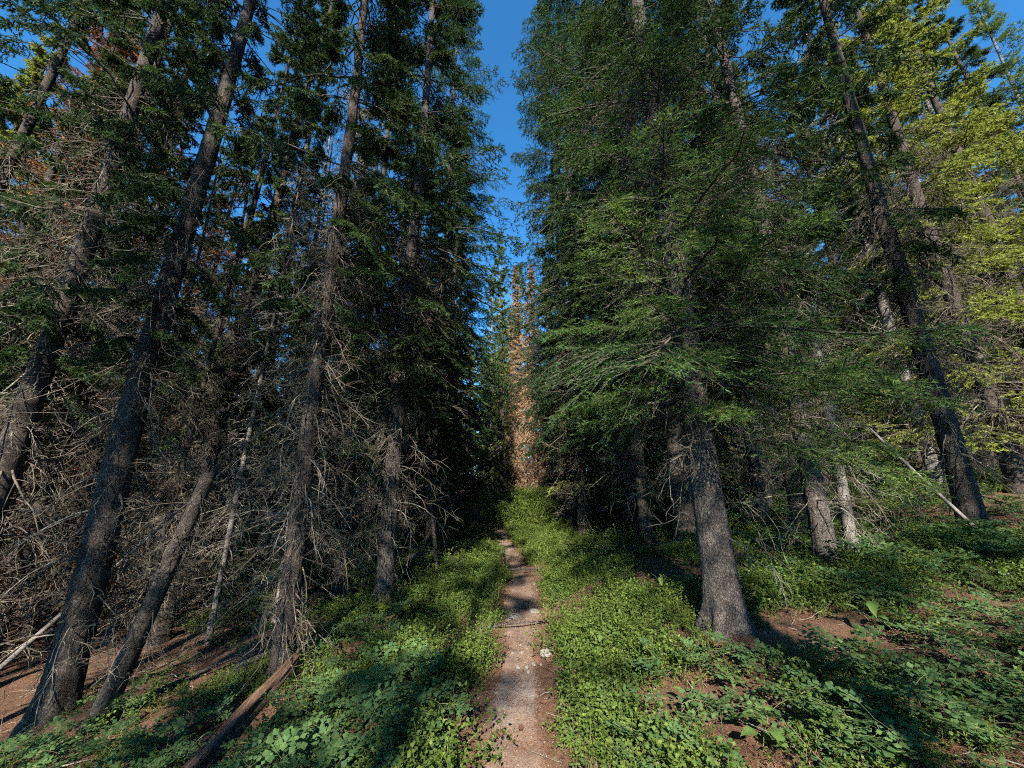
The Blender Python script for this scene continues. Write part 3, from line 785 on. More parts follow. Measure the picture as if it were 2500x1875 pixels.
while bi < 3 and tries < 30000:
    tries += 1
    r0, r1, quota, gap = BANDS[bi]
    if inb >= quota or tries > 9000 * (bi + 1):
        bi += 1; inb = 0
        continue
    dd = math.sqrt(rng.uniform(r0 * r0, r1 * r1)); aa = rad(rng.uniform(-60, 60))
    x, y = dd * math.sin(aa), dd * math.cos(aa)
    q = x - float(path_x(y))
    dist = math.hypot(x, y)
    if y < 40 and abs(q) < 2.6 + .02 * y: continue
    if -3 < x < 3.5 and 19 < y < 32: continue
    if 7.5 < x < 17 and y < 9: continue
    if x > 5.5 and dist < 15.5 and x > .72 * y: continue
    if -.92 * y < x < -.60 * y and dist < 18: continue
    if not free(x, y, gap): continue
    OCC.append((x, y)); cnt += 1; inb += 1
    u = rng.random()
    if x < 0:
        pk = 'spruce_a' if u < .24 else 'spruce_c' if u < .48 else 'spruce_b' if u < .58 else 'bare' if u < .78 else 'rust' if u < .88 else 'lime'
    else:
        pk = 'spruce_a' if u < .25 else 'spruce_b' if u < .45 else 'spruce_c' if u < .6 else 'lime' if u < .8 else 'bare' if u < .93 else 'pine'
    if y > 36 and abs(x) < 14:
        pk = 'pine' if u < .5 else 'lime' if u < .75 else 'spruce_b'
    deg = math.degrees(math.atan2(x, y))
    sector = next(t for lim, t in SECTORS if deg < lim)
    lab = '%s %s %s' % (LOOK[pk], 'close' if dist < 14 else 'mid-deep' if dist < 24 else 'far', sector)
    grp = lab
    make_tree('dead_tree' if pk == 'bare' else 'dead_spruce_tree' if pk == 'rust' else 'pine_tree' if pk == 'pine' else 'spruce_tree',
              x, y, pk, rng.uniform(.82, 1.15), rng.uniform(.16, .3), rng.uniform(0, 6.28), (rng.gauss(0, .02), rng.gauss(0, .02)), lab, grp)

# unseen trees added behind the viewpoint so their crowns shade and dapple the view
BACK = [(-1.75, -9.5), (-3.5, -4.2), (-2.9, -13.0), (1.9, -14.5), (-5.7, -3.5), (-5.2, -11.0), (1.5, -3.4), (6.2, -4.5), (16.5, -6.0), (4.4, -5.5), (-.9, -20.0)]
for i, (x, y) in enumerate(BACK):
    make_tree('spruce_tree', x, y, 'high' if (x, y) in ((1.5, -3.4), (-3.5, -4.2), (4.4, -5.5), (-5.7, -3.5), (6.2, -4.5)) else 'sparse', .85 + .3 * ((i * 37) % 10) / 10, .26, i * 1.7, (0, 0),
              'tall unseen spruce added behind the viewpoint, its crown shading the scene', 'unseen spruces behind the viewpoint')

# ------------------------------------------------------------------ far wood beyond the stand (one mass)
def far_wood():
    r = np.random.default_rng(9)
    A, B, rad_ = [], [], []
    nv, tv = [], []
    for i in range(300):
        a = math.radians(r.uniform(-78, 78)); dd = r.uniform(52, 95)
        x = dd * math.sin(a); y = dd * math.cos(a); H = r.uniform(13, 22); z = gz(x, y)
        n = 90
        t = r.random(n) ** .8; az = r.uniform(0, 6.28, n)
        L = 2.0 * (1 - t) ** .85 * r.uniform(.6, 1.1, n) + .15
        b = np.stack([np.full(n, x), np.full(n, y), z + .2 + (H - .2) * t], -1)
        e = b + np.stack([np.cos(az) * L, np.sin(az) * L, -.25 * L + r.normal(0, .1, n)], -1)
        A.append(b); B.append(e)
        tv.append([[x, y, z - .3], [x, y, z + H]])
    v1 = needles(r, np.concatenate(A), np.concatenate(B), 4, 1.1, .42, (20, 55), 0)
    P = np.array(tv); tt = tubes(np.linspace(P[:, 0], P[:, 1], 3, axis=1), np.broadcast_to(np.array([.17, .1, .02])[None], (len(P), 3)), 5)
    return build_mesh('far_wood', [(*v1, 0), (*tt, 1)], [M_PINE, M_BARK])
tag(obj('forest', far_wood()), 'far-off wood of conifers reading as one dark mass', 'forest', kind='stuff')

# ------------------------------------------------------------------ ground plants
def leaf_quads(rng, base, d, n_, length, width):
    """folded diamond leaves: base (N,3), direction d, normal-ish n_"""
    side = nrm(np.cross(d, n_))
    L = (length * rng.uniform(.7, 1.25, (len(base), 1))); Wd = width * rng.uniform(.75, 1.2, (len(base), 1)) * .5
    mid = base + d * L * .5
    up = nrm(np.cross(side, d)) * Wd * .35
    v = np.stack([base, mid + side * Wd + up, base + d * L, mid - side * Wd + up], 1).reshape(-1, 3)
    i = np.arange(len(base)) * 4
    f = np.concatenate([np.stack([i, i + 1, i + 2], 1), np.stack([i, i + 2, i + 3], 1)])
    return v, f

def whort_clump(seed, n_st=13, h=.16, spread=.15, ll=.016, lw=.011, per=11, mat=None):
    r = np.random.default_rng(seed)
    p0 = np.stack([r.normal(0, spread * .5, n_st), r.normal(0, spread * .5, n_st), np.full(n_st, -.02)], -1)
    d0 = np.stack([r.normal(0, .4, n_st), r.normal(0, .4, n_st), np.ones(n_st)], -1)
    P = walk(r, p0, d0, r.uniform(.55, 1.2, n_st) * h, 5, .22, .0)
    st = tubes(P, np.broadcast_to(np.linspace(.0016, .0008, 5)[None], (n_st, 5)), 3)
    S = walk(r, lerp_path(P, .35 + .6 * r.random((n_st, 4)))[0].reshape(-1, 3), r.normal(size=(n_st * 4, 3)) * [1, 1, .4] + [0, 0, .5], np.full(n_st * 4, h * .42), 4, .2, 0)
    allp = lerp_path(P, .3 + .7 * r.random((n_st, per)))[0].reshape(-1, 3)
    allq = lerp_path(S, .1 + .9 * r.random((n_st * 4, 5)))[0].reshape(-1, 3)
    b = np.concatenate([allp, allq]); n = len(b)
    d = nrm(r.normal(size=(n, 3)) * [1, 1, .35] + [0, 0, .25])
    nn = nrm(r.normal(size=(n, 3)) * .4 + [0, 0, 1])
    return build_mesh('whortleberry', [(*leaf_quads(r, b, d, nn, ll, lw), 0), (*st, 1)], [mat or M_WHORT, M_STEM])

def lobed_leaflet(r, c, nor, d, size):
    """three-lobed fan leaflet as a vertex fan"""
    side = np.cross(nor, d)
    ang = np.linspace(-115, 115, 11); rr = np.array([.55, .8, .95, .72, .92, 1.08, .92, .72, .95, .8, .55]) * size
    pts = [c - d * size * .15]
    for a, q in zip(ang, rr):
        a = rad(a)
        pts.append(c + (d * math.cos(a) + side * math.sin(a)) * q * .62 + d * size * .35 + nor * (-.10 * size * abs(math.sin(a)) + r.normal(0, .03) * size))
    return np.array(pts), np.array([[0, i, i + 1] for i in range(1, 11)])
def rue_frond(seed, L=.17, size=.026):
    r = np.random.default_rng(seed)
    parts = []; st = []
    K = 6
    axis = np.zeros((1, K, 3)); t = np.linspace(0, 1, K)
    axis[0, :, 0] = t * L; axis[0, :, 2] = .10 * L * np.sin(t * 2.4) - .12 * L * t * t
    st.append(tubes(axis, np.linspace(.0014, .0007, K)[None], 3))
    V, F, vo = [], [], 0
    for tt, sp in ((.42, .42), (.70, .34), (1.0, 0)):
        for sg in ((1, -1) if sp else (0,)):
            p, tg = lerp_path(axis, np.array([[tt]])); p = p[0, 0]; tg = tg[0, 0]
            if sg:
                dv = nrm(np.array([.62, sg * .8, .06])); e = p + dv * sp * L
                st.append(tubes(np.linspace(p, e, 3)[None], np.array([[.001, .0009, .0006]]), 3))
            else:
                dv = tg; e = p
            sd = np.cross([0, 0, 1], dv)
            for off, ad in ((np.zeros(3), 0), (-dv * .028 + sd * .022, 50), (-dv * .028 - sd * .022, -50), (-dv * .055 + sd * .02, 75), (-dv * .055 - sd * .02, -75)):
                a = rad(ad + r.normal(0, 10)); dd = dv * math.cos(a) + sd * math.sin(a); dd = nrm(dd)
                nor = nrm(np.array([r.normal(0, .22), r.normal(0, .22), 1])); dd = nrm(dd - nor * np.dot(dd, nor))
                v, f = lobed_leaflet(r, e + off + [0, 0, r.normal(0, .004)], nor, dd, size * r.uniform(.75, 1.2))
                V.append(v); F.append(f + vo); vo += len(v)
    return build_mesh('rue_frond', [(np.concatenate(V), np.concatenate(F), 0), (*join(st), 1)], [M_RUE, M_STEM])
FRONDS = [rue_frond(400 + i, .15 + .02 * (i % 4), .025 + .002 * (i % 3)) for i in range(6)]
def rue_stem(seed, h):
    r = np.random.default_rng(seed)
    P = walk(r, np.array([[0, 0, -.03]]), np.array([[r.normal(0, .2), r.normal(0, .2), 1.]]), np.array([h + .03]), 6, .07, 0)
    return build_mesh('rue_stem', [(*tubes(P, np.linspace(.0022, .0011, 6)[None], 4), 0)], [M_STEM]), P[0]
STEMS = [rue_stem(500 + i, .14 + .03 * i) for i in range(5)]
def rue_plant(x, y, seed, scale, label, group):
    r = random.Random(seed)
    root = tag(obj('meadow_rue', None, loc=(x, y, gz(x, y)), rot=(0, 0, r.uniform(0, 6.28)), scale=(scale,) * 3), label, 'plant', group)
    root.empty_display_size = .1
    sm, P = STEMS[r.randrange(5)]
    obj('stem', sm, root)
    n = r.randint(5, 8)
    for i in range(n):
        k = [5, 5, 4, 4, 3, 3, 2, 2][i]
        obj('leaf', FRONDS[r.randrange(6)], root, loc=tuple(P[k]), rot=(r.gauss(0, .15), r.gauss(-.12, .22), i * 2.4 + r.gauss(0, .4)), scale=(r.uniform(.75, 1.25),) * 3)
    return root

def heart_leaf(seed, L=.075, Wd=.055):
    r = np.random.default_rng(seed)
    us = np.linspace(0, 1, 8); prof = np.array([.45, .85, 1.0, .96, .80, .56, .28, .02]) * Wd * .5
    V = []
    for k, (u, q) in enumerate(zip(us, prof)):
        z = .10 * L * math.sin(u * 3.0) - .18 * L * u * u
        x = u * L
        V += [[x - (.10 * L if k == 0 else 0), -q, z + .18 * q], [x, -q * .5, z + .02 * q + .002], [x, 0, z], [x, q * .5, z + .02 * q + .002], [x - (.10 * L if k == 0 else 0), q, z + .18 * q]]
    V = np.array(V); V += r.normal(0, .0012, V.shape)
    i = np.arange(40).reshape(8, 5)
    F = np.stack([i[:-1, :-1], i[1:, :-1], i[1:, 1:], i[:-1, 1:]], -1).reshape(-1, 4)
    pet = tubes(np.array([[[-.06, 0, -.035], [-.03, 0, -.012], [0, 0, 0]]]), np.array([[.0016, .0013, .0011]]), 3)
    return build_mesh('heart_leaf', [(V, F, 0), (*pet, 1)], [M_ARNICA, M_STEM], True)
HEARTS = [heart_leaf(600 + i, .075 + .012 * (i % 3), .05 + .008 * (i % 2)) for i in range(5)]
def arnica(x, y, seed, scale, label, group=None):
    r = random.Random(seed)
    root = tag(obj('broadleaf_plant', None, loc=(x, y, gz(x, y)), rot=(0, 0, r.uniform(0, 6.28)), scale=(scale,) * 3), label, 'plant', group)
    root.empty_display_size = .1
    sm, P = STEMS[r.randrange(3)]
    obj('stem', sm, root)
    n = r.randint(4, 7)
    for i in range(n):
        k = [5, 5, 4, 3, 3, 2, 1][i]
        a = i * 2.2 + r.gauss(0, .3)
        q = P[k] + np.array([.055 * math.cos(a), .055 * math.sin(a), .03])
        obj('leaf', HEARTS[r.randrange(5)], root, loc=tuple(q), rot=(r.gauss(0, .25), r.gauss(.05, .3), a), scale=(r.uniform(.8, 1.3),) * 3)
    return root

def grass_tuft(seed, n=16, h=.22):
    r = np.random.default_rng(seed)
    p0 = np.stack([r.normal(0, .025, n), r.normal(0, .025, n), np.full(n, -.02)], -1)
    d0 = np.stack([r.normal(0, .35, n), r.normal(0, .35, n), np.ones(n)], -1)
    P = walk(r, p0, d0, r.uniform(.5, 1.2, n) * h, 6, .08, -.22)
    side = nrm(np.cross(P[:, 1] - P[:, 0], r.normal(size=(n, 3))))[:, None] * np.linspace(.0022, .0003, 6)[None, :, None]
    V = np.stack([P - side, P + side], 2).reshape(-1, 3); i = np.arange(n * 12).reshape(n, 6, 2)
    F = np.stack([i[:, :-1, 0], i[:, :-1, 1], i[:, 1:, 1], i[:, 1:, 0]], -1).reshape(-1, 4)
    return build_mesh('grass', [(V, F, 0)], [M_GRASS])
def rue_bunch(seed):
    """far carpet piece: several fronds merged"""
    r = np.random.default_rng(seed); parts = []
    for i in range(9):
        me = FRONDS[r.integers(0, 6)]
        v = np.empty(len(me.vertices) * 3, np.float32); me.vertices.foreach_get('co', v); v = v.reshape(-1, 3).astype(float)
        nf = sum(1 for p in me.polygons if p.material_index == 0)
        f = np.array([list(p.vertices) for p in me.polygons if p.material_index == 0])
        a = r.uniform(0, 6.28); c, s = math.cos(a), math.sin(a)
        v = v @ np.array([[c, s, 0], [-s, c, 0], [0, 0, 1]]) * r.uniform(.8, 1.3) + [r.normal(0, .10), r.normal(0, .10), r.uniform(.06, .26)]
        parts.append((v, f, 0))
    return build_mesh('rue_bunch', parts, [M_RUE])

def scatter(name, meshes, pts, label, cat):
    """one uncountable carpet: meshes instanced on points (x,y,z,rot,scale,idx)"""
    src = bpy.data.collections.new(name + '_pieces')
    for i, me in enumerate(meshes):
        src.objects.link(bpy.data.objects.new('%s_piece_%02d' % (name, i), me))
    me = bpy.data.meshes.new(name)
    pts = np.asarray(pts, float); n = len(pts)
    me.vertices.add(n); me.vertices.foreach_set('co', pts[:, :3].astype(np.float32).ravel())
    at = me.attributes.new('rot', 'FLOAT_VECTOR', 'POINT')
    rt = np.stack([pts[:, 6], pts[:, 7], pts[:, 3]], -1).astype(np.float32); at.data.foreach_set('vector', rt.ravel())
    at = me.attributes.new('scl', 'FLOAT', 'POINT'); at.data.foreach_set('value', pts[:, 4].astype(np.float32))
    at = me.attributes.new('idx', 'INT', 'POINT'); at.data.foreach_set('value', pts[:, 5].astype(np.int32))
    me.update()
    o = obj(name, me)
    ng = bpy.data.node_groups.new(name, 'GeometryNodeTree')
    ng.interface.new_socket('Geometry', in_out='INPUT', socket_type='NodeSocketGeometry')
    ng.interface.new_socket('Geometry', in_out='OUTPUT', socket_type='NodeSocketGeometry')
    gi = ng.nodes.new('NodeGroupInput'); go = ng.nodes.new('NodeGroupOutput')
    ci = ng.nodes.new('GeometryNodeCollectionInfo'); ci.inputs[0].default_value = src
    ci.inputs['Separate Children'].default_value = True; ci.inputs['Reset Children'].default_value = True
    ip = ng.nodes.new('GeometryNodeInstanceOnPoints'); ip.inputs['Pick Instance'].default_value = True
    def attr(nm, dt):
        a = ng.nodes.new('GeometryNodeInputNamedAttribute'); a.data_type = dt; a.inputs['Name'].default_value = nm
        return a.outputs['Attribute']
    L = ng.links
    L.new(gi.outputs[0], ip.inputs['Points']); L.new(ci.outputs[0], ip.inputs['Instance'])
    L.new(attr('idx', 'INT'), ip.inputs['Instance Index']); L.new(attr('rot', 'FLOAT_VECTOR'), ip.inputs['Rotation'])
    L.new(attr('scl', 'FLOAT'), ip.inputs['Scale']); L.new(ip.outputs[0], go.inputs[0])
    md = o.modifiers.new('scatter', 'NODES'); md.node_group = ng
    return tag(o, label, cat, kind='stuff')

TREES = np.array(OCC)
# where the litter lies bare: around trunks, the old washed strip, patches
BARE = [(-1.9, 2.8, .5), (-2.05, 3.4, .42), (-2.15, 3.9, .35), (1.85, 5.6, .35), (2.15, 6.6, .4), (2.45, 7.6, .45), (2.85, 8.8, .5), (3.2, 11.2, .6), (3.6, 12.2, .6), (3.95, 14.2, .7), (2.45, 3.35, .38), (2.0, 3.75, .32), (1.75, 3.2, .35), (2.3, 6.2, .5), (2.9, 7.6, .7), (3.4, 10, .8), (3.9, 13, .8), (2.0, 5.2, .35), (-3.6, 5.6, .9), (-5, 6.2, 1.2),
        (-3.2, 6.6, .6), (-4.3, 4.4, .4), (-2.2, 3.7, .3), (-.55, 5.3, .22), (-.75, 4.9, .2), (-1.0, 2.7, .35), (1.3, 2.55, .28), (3.2, 3.0, .35), (3.6, 3.5, .3)]
def cover(x, y):
    q = x - path_x(y); aq = np.abs(q)
    c = .45 + .62 * fbm2(x, y, 91, 2.6, 4)
    c = c * np.clip((aq - .26 - .06 * np.sin(y * 2.3)) / .22, 0, 1)
    for bx, by, br in BARE:
        c = c * np.clip((np.hypot(x - bx, y - by) / br - .55) * 1.4, .06, 1)
    c = c * np.where((q < -.75) & (y < 4.4), .38, 1) * np.where((q > 1.7) & (y < 3.3), .45, 1)
    # left slope under the trees is mostly needle litter
    c = c * np.where(q < -2.2, np.clip(1 - (-q - 2.2) / 2.2, .32, 1), 1)
    return np.clip(c, 0, 1)
def points(seed, n, xr, yr, smin, smax, nidx, mask, grow=0.):
    r = np.random.default_rng(seed)
    y = yr[0] + (yr[1] - yr[0]) * r.random(n); x = xr[0] + (xr[1] - xr[0]) * r.random(n)
    if grow:
        x = x * (y / yr[0]) ** .6
    k = r.random(n) < mask(x, y)
    k &= np.abs(x) < 1.6 * y + 1.5
    x, y = x[k], y[k]; m = len(x)
    return np.stack([x, y, ground_h(x, y), r.uniform(0, 6.28, m), r.uniform(smin, smax, m), r.integers(0, nidx, m), r.normal(0, .12, m), r.normal(0, .12, m)], -1)

WH = [whort_clump(700 + i, 9 + 2 * (i % 3), .10 + .035 * i, .13 + .02 * (i % 3), .012 + .0026 * i, .008 + .002 * i, 12) for i in range(5)]
def bright_bias(x, y):
    return cover(x, y)
near = points(1, 8500, (-5, 7), (2.2, 8), .55, 1.5, 5, cover)
mid = points(2, 6500, (-7, 12), (8, 17), 1.1, 1.9, 5, cover)
far = points(3, 5500, (-12, 22), (17, 40), 1.6, 2.8, 5, cover)
def on_mound(x, y):
    return np.clip(np.exp(-(((x - 1.0) / 1.9) ** 2 + ((y - 21.5) / 3.0) ** 2)) * 1.6, 0, 1)
mound = points(4, 2600, (-1.2, 4.5), (16, 26), 2.2, 4.2, 5, on_mound)
edge = points(5, 2600, (-1.4, 1.6), (2.3, 18), .8, 1.5, 5, lambda x, y: cover(x, y) * (np.abs(x - path_x(y)) < 1.1))
scatter('ground_cover', WH, np.concatenate([near, mid, far, mound, edge]), 'low carpet of small-leaved whortleberry over the forest floor', 'ground cover')

def broad_bunch(seed):
    r = np.random.default_rng(seed); parts = []
    for i in range(14):
        me = HEARTS[r.integers(0, 5)]
        v = np.empty(len(me.vertices) * 3, np.float32); me.vertices.foreach_get('co', v); v = v.reshape(-1, 3).astype(float)
        f = np.array([list(p.vertices) for p in me.polygons if p.material_index == 0])
        a = r.uniform(0, 6.28); c, s_ = math.cos(a), math.sin(a); b_ = r.normal(0, .3); cb, sb = math.cos(b_), math.sin(b_)
        v = v @ np.array([[cb, 0, sb], [0, 1, 0], [-sb, 0, cb]]) @ np.array([[c, s_, 0], [-s_, c, 0], [0, 0, 1]]) * r.uniform(.45, .85) + [r.normal(0, .09), r.normal(0, .09), r.uniform(.03, .16)]
        parts.append((v, f, 0))
    return build_mesh('broad_bunch', parts, [M_ARNICA], True)
RB = [rue_bunch(800), rue_bunch(801), broad_bunch(802)]
def rue_mask(x, y):
    q = x - path_x(y)
    c = np.clip(.25 + .55 * fbm2(x, y, 17, 1.1, 3), 0, 1) * np.clip((np.abs(q) - .6) / .4, 0, 1)
    up = np.clip((q - 2.2) / 2, 0, 1)
    return np.clip(c * (.35 + .9 * up) * np.where(q < -3, .15, 1), 0, 1) * cover(x, y)
rue_pts = np.concatenate([points(6, 2600, (2.2, 14), (3.6, 12), .8, 1.4, 3, rue_mask), points(7, 3000, (-8, 24), (8, 30), 1.0, 1.8, 3, rue_mask), points(12, 700, (-4, 3), (2.4, 9), .6, 1.0, 3, rue_mask)])
scatter('leafy_undergrowth', RB, rue_pts, 'blue-green lobed undergrowth spreading between and behind the trunks', 'undergrowth')
GT = [grass_tuft(900 + i) for i in range(4)]
gp = np.concatenate([points(8, 1500, (-4, 5), (2.3, 9), .5, 1.1, 4, lambda x, y: .35 * cover(x, y)), points(9, 900, (-2, 2), (2.3, 14), .5, 1.0, 4, lambda x, y: (np.abs(np.abs(x - path_x(y)) - .48) < .2) * .5)])
scatter('grass', GT, gp, 'thin grass blades along the path and among the low leaves', 'grass')

# fallen needles on the near ground and path
def litter():
    r = np.random.default_rng(66); n = 80000
    y = 2.2 + 5.0 * r.random(n) ** 1.5; x = r.uniform(-1, 1, n) * (1.0 * y + 1)
    q = x - path_x(y); on = np.abs(q) < .33
    z = ground_h(x, y) + np.where(on, .016, .008)
    a = r.uniform(0, 6.28, n); L = r.uniform(.012, .032, n)
    d = np.stack([np.cos(a), np.sin(a), r.normal(0, .18, n)], -1) * L[:, None]
    s = np.stack([-np.sin(a), np.cos(a), np.zeros(n)], -1) * r.uniform(.0011, .0027, n)[:, None]
    b = np.stack([x, y, z], -1)
    v = np.stack([b - d - s, b - d + s, b + d], 1).reshape(-1, 3)
    return build_mesh('needle_litter', [(v, np.arange(3 * n).reshape(-1, 3), 0)], [M_LITTER])
tag(obj('needle_litter', litter()), 'fallen brown needles strewn over path and soil', 'litter', kind='stuff')

def grit():
    r = np.random.default_rng(68); n = 3600
    y = 2.3 + 7 * r.random(n) ** 1.6; x = path_x(y) + np.clip(r.normal(0, .17, n), -.36, .36)
    c = np.stack([x, y, ground_h(x, y) + .014], -1); sz = (.0025 + .007 * r.random(n) ** 3)[:, None, None]
    o8 = np.array([[1, 0, 0], [-1, 0, 0], [0, 1, 0], [0, -1, 0], [0, 0, .7], [0, 0, -.7]])
    v = c[:, None] + (o8[None] * r.uniform(.6, 1.3, (n, 6, 1)) + r.normal(0, .15, (n, 6, 3))) * sz
    f = np.array([[0, 2, 4], [2, 1, 4], [1, 3, 4], [3, 0, 4], [2, 0, 5], [1, 2, 5], [3, 1, 5], [0, 3, 5]])
    F = (f[None] + (np.arange(n) * 6)[:, None, None]).reshape(-1, 3)
    return build_mesh('grit', [(v.reshape(-1, 3), F, 0)], [M_ROCK])
tag(obj('gravel', grit()), 'fine grit and crumbs of stone on the trodden path', 'gravel', kind='stuff')
def twig_litter():
    r = np.random.default_rng(67); n = 1800
    y = 2.2 + 6 * r.random(n) ** 1.3; x = r.uniform(-1, 1, n) * (1.1 * y + 1); k = np.abs(x - path_x(y)) > .3
    x, y = x[k], y[k]; n = len(x); a = r.uniform(0, 6.28, n)
    P = walk(r, np.stack([x, y, ground_h(x, y) + .012], -1), np.stack([np.cos(a), np.sin(a), r.normal(.06, .12, n)], -1), r.uniform(.05, .28, n), 5, .16, 0)
    return build_mesh('twig_litter', [(*tubes(P, np.linspace(1, .5, 5)[None] * r.uniform(.0012, .0042, n)[:, None], 4), 0)], [M_TWIG2], True)
tag(obj('twig_litter', twig_litter()), 'small broken twigs strewn over the forest floor', 'litter', kind='stuff')

# plants that can be told apart, near the camera
def spots(seed, n, xr, yr, dmin, ok):
    r = random.Random(seed); out = []
    t = 0
    while len(out) < n and t < 6000:
        t += 1
        x, y = r.uniform(*xr), r.uniform(*yr)
        if abs(x - float(path_x(y))) < .5 or not ok(x, y): continue
        if abs(x) > 1.4 * y + .3: continue
        if 2.2 < y < 4.4 and abs(x - (-1.98 - .155 * (y - 2.55)) - .08) < .26: continue
        if any((x - a) ** 2 + (y - b) ** 2 < dmin ** 2 for a, b in out): continue
        if any((x - a) ** 2 + (y - b) ** 2 < .3 ** 2 for a, b in OCC[:7]): continue
        out.append((x, y))
    return out
RUE_ZONES = [
    (31, 16, (-1.75, -.5), (2.3, 2.8), .15, 'meadow rue at the bottom edge between the log and the path', 'meadow rue at the bottom left'),
    (38, 20, (-1.8, -.5), (2.85, 3.4), .15, 'meadow rue right of the split log slab', 'meadow rue right of the log'),
    (39, 16, (-1.9, -.6), (3.4, 3.9), .15, 'meadow rue just below the slim spruce foot, path side', 'meadow rue below the slim spruce'),
    (40, 22, (-3.3, -2.3), (2.3, 3.5), .16, 'meadow rue left of the split log slab', 'meadow rue left of the log'),
    (32, 16, (-2.4, -1.0), (3.9, 5.6), .2, 'blue-green meadow rue between the slim spruce and the path', 'meadow rue by the slim spruce'),
    (33, 18, (1.7, 2.8), (2.2, 3.1), .16, 'meadow rue at the bottom edge below the big grey spruce', 'meadow rue at the bottom right'),
    (41, 22, (2.8, 4.2), (2.2, 3.1), .16, 'meadow rue filling the bottom right corner', 'meadow rue in the bottom right corner'),
    (34, 44, (2.7, 6.2), (3.0, 5.4), .22, 'meadow rue on the slope below the pale-footed spruce', 'meadow rue on the right slope'),
    (35, 10, (.7, 1.9), (2.4, 3.4), .25, 'small meadow rue among low leaves right of the path', 'meadow rue by the path'),
    (36, 26, (-4.4, -2.5), (3.1, 4.6), .2, 'meadow rue on the brown litter below the slim spruce', 'meadow rue on the left litter'),
]
for sd, n, xr, yr, dm, lab, grp in RUE_ZONES:
    for i, (x, y) in enumerate(spots(sd, n, xr, yr, dm, lambda x, y: True)):
        rue_plant(x, y, sd * 100 + i, random.Random(sd * 7 + i).uniform(.75, 1.15), lab, grp)
ARN = [(.40, 2.92, 'single broad-leaved plant touching the right path edge near the cones'), (1.22, 2.95, 'broad-leaved plant with round leaves in sun by the red soil'),
       (1.42, 2.62, 'tilted broad-leaved plant at the bottom between path and red soil'), (1.55, 3.05, 'broad-leaved plant just upslope of the red soil patch'),
       (1.05, 2.45, 'pale broad-leaved plant nearest the bottom edge'), (.82, 3.9, 'single upright heart-leaved plant in the low carpet right of the path'),
       (1.45, 4.35, 'heart-leaved plant at the left foot of the big grey spruce'), (2.45, 2.95, 'broad-leaved plant in shade below the big spruce roots'),
       (2.8, 3.35, 'dark broad-leaved plant right of the root mound'), (-1.35, 2.55, 'upright narrow-leaved plant at the bottom left of the path'),
       (-2.55, 3.65, 'large-leaved plant against the left side of the log'), (1.7, 4.75, 'broad-leaved plant behind the left foot of the big spruce'),
       (-.95, 3.2, 'small broad-leaved plant in the shade left of the path'), (3.3, 3.9, 'small broad-leaved plant beside the reddish stone'), (-1.45, 5.6, 'lit broad-leaved plant at the foot of the scaly-barked spruce')]
for i, (x, y, lab) in enumerate(ARN):
    arnica(x, y, 950 + i, .72 + .2 * (i % 3), lab, 'broad-leaved plants near the path')

# young spruces in the understorey
fy, by_ = crown_meshes('young', 44, 1.5, .1, .55, 60, 11, 4, 6, .026, .005, M_BLUE, inner=.1, e=(-5, 30), sag=.05, rad0=.008, smin=.05, tl=(.03, .06))
PROTO['young'] = dict(trunk=trunk_mesh('young_trunk', 45, 1.5, .03, M_BARK, 8, 20, disp=0, top=.004, wob=0), branches=by_, crown=fy)
for i, (x, y, s, lab) in enumerate([(-3.9, 6.9, .9, 'young spruce in shade behind the slim spruce'), (-2.9, 8.3, .8, 'little spruce behind the scaly-barked path spruce'), (-1.6, 9.6, .7, 'small spruce on the bank beside the leaning sapling pole'),
                                    (-4.9, 7.6, 1.2, 'young spruce on the litter slope below the leaning trunk'), (3.2, 9.4, 1.0, 'young spruce between the trunks behind the big grey spruce'), (5.0, 6.6, .9, 'young spruce right of the short dead trunk'), (4.6, 12.5, 1.3, 'young spruce in front of the fallen grey log'), (-1.0, 29.5, 2.4, 'bushy young spruce where the path ends'), (1.9, 27.5, 2.6, 'young spruce at the foot of the brown dead trees'), (-3.4, 27.0, 2.2, 'young spruce left of the path end'), (3.6, 25.0, 2.4, 'young spruce right of the bright shrub mound'), (.5, 32.0, 3.0, 'tallest young spruce between the brown dead trees'), (-3.3, 31.0, 3.4, 'dense young spruce closing the left of the path end'), (-4.4, 37.0, 4.0, 'largest young spruce far behind the path end'), (-2.5, 41.0, 4.2, 'far young spruce straight beyond the path end'), (-5.2, 33.0, 3.2, 'young spruce in shade left beyond the path end')]):
    r_ = obj('young_spruce', None, loc=(x, y, gz(x, y)), scale=(s,) * 3); r_.empty_display_size = .2
    tag(r_, lab, 'tree', 'young spruces')
    for pn, me in PROTO['young'].items():
        o = obj(pn, me, r_, rot=(0, 0, i * 1.1))
        if pn != 'trunk': o['kind'] = 'stuff'

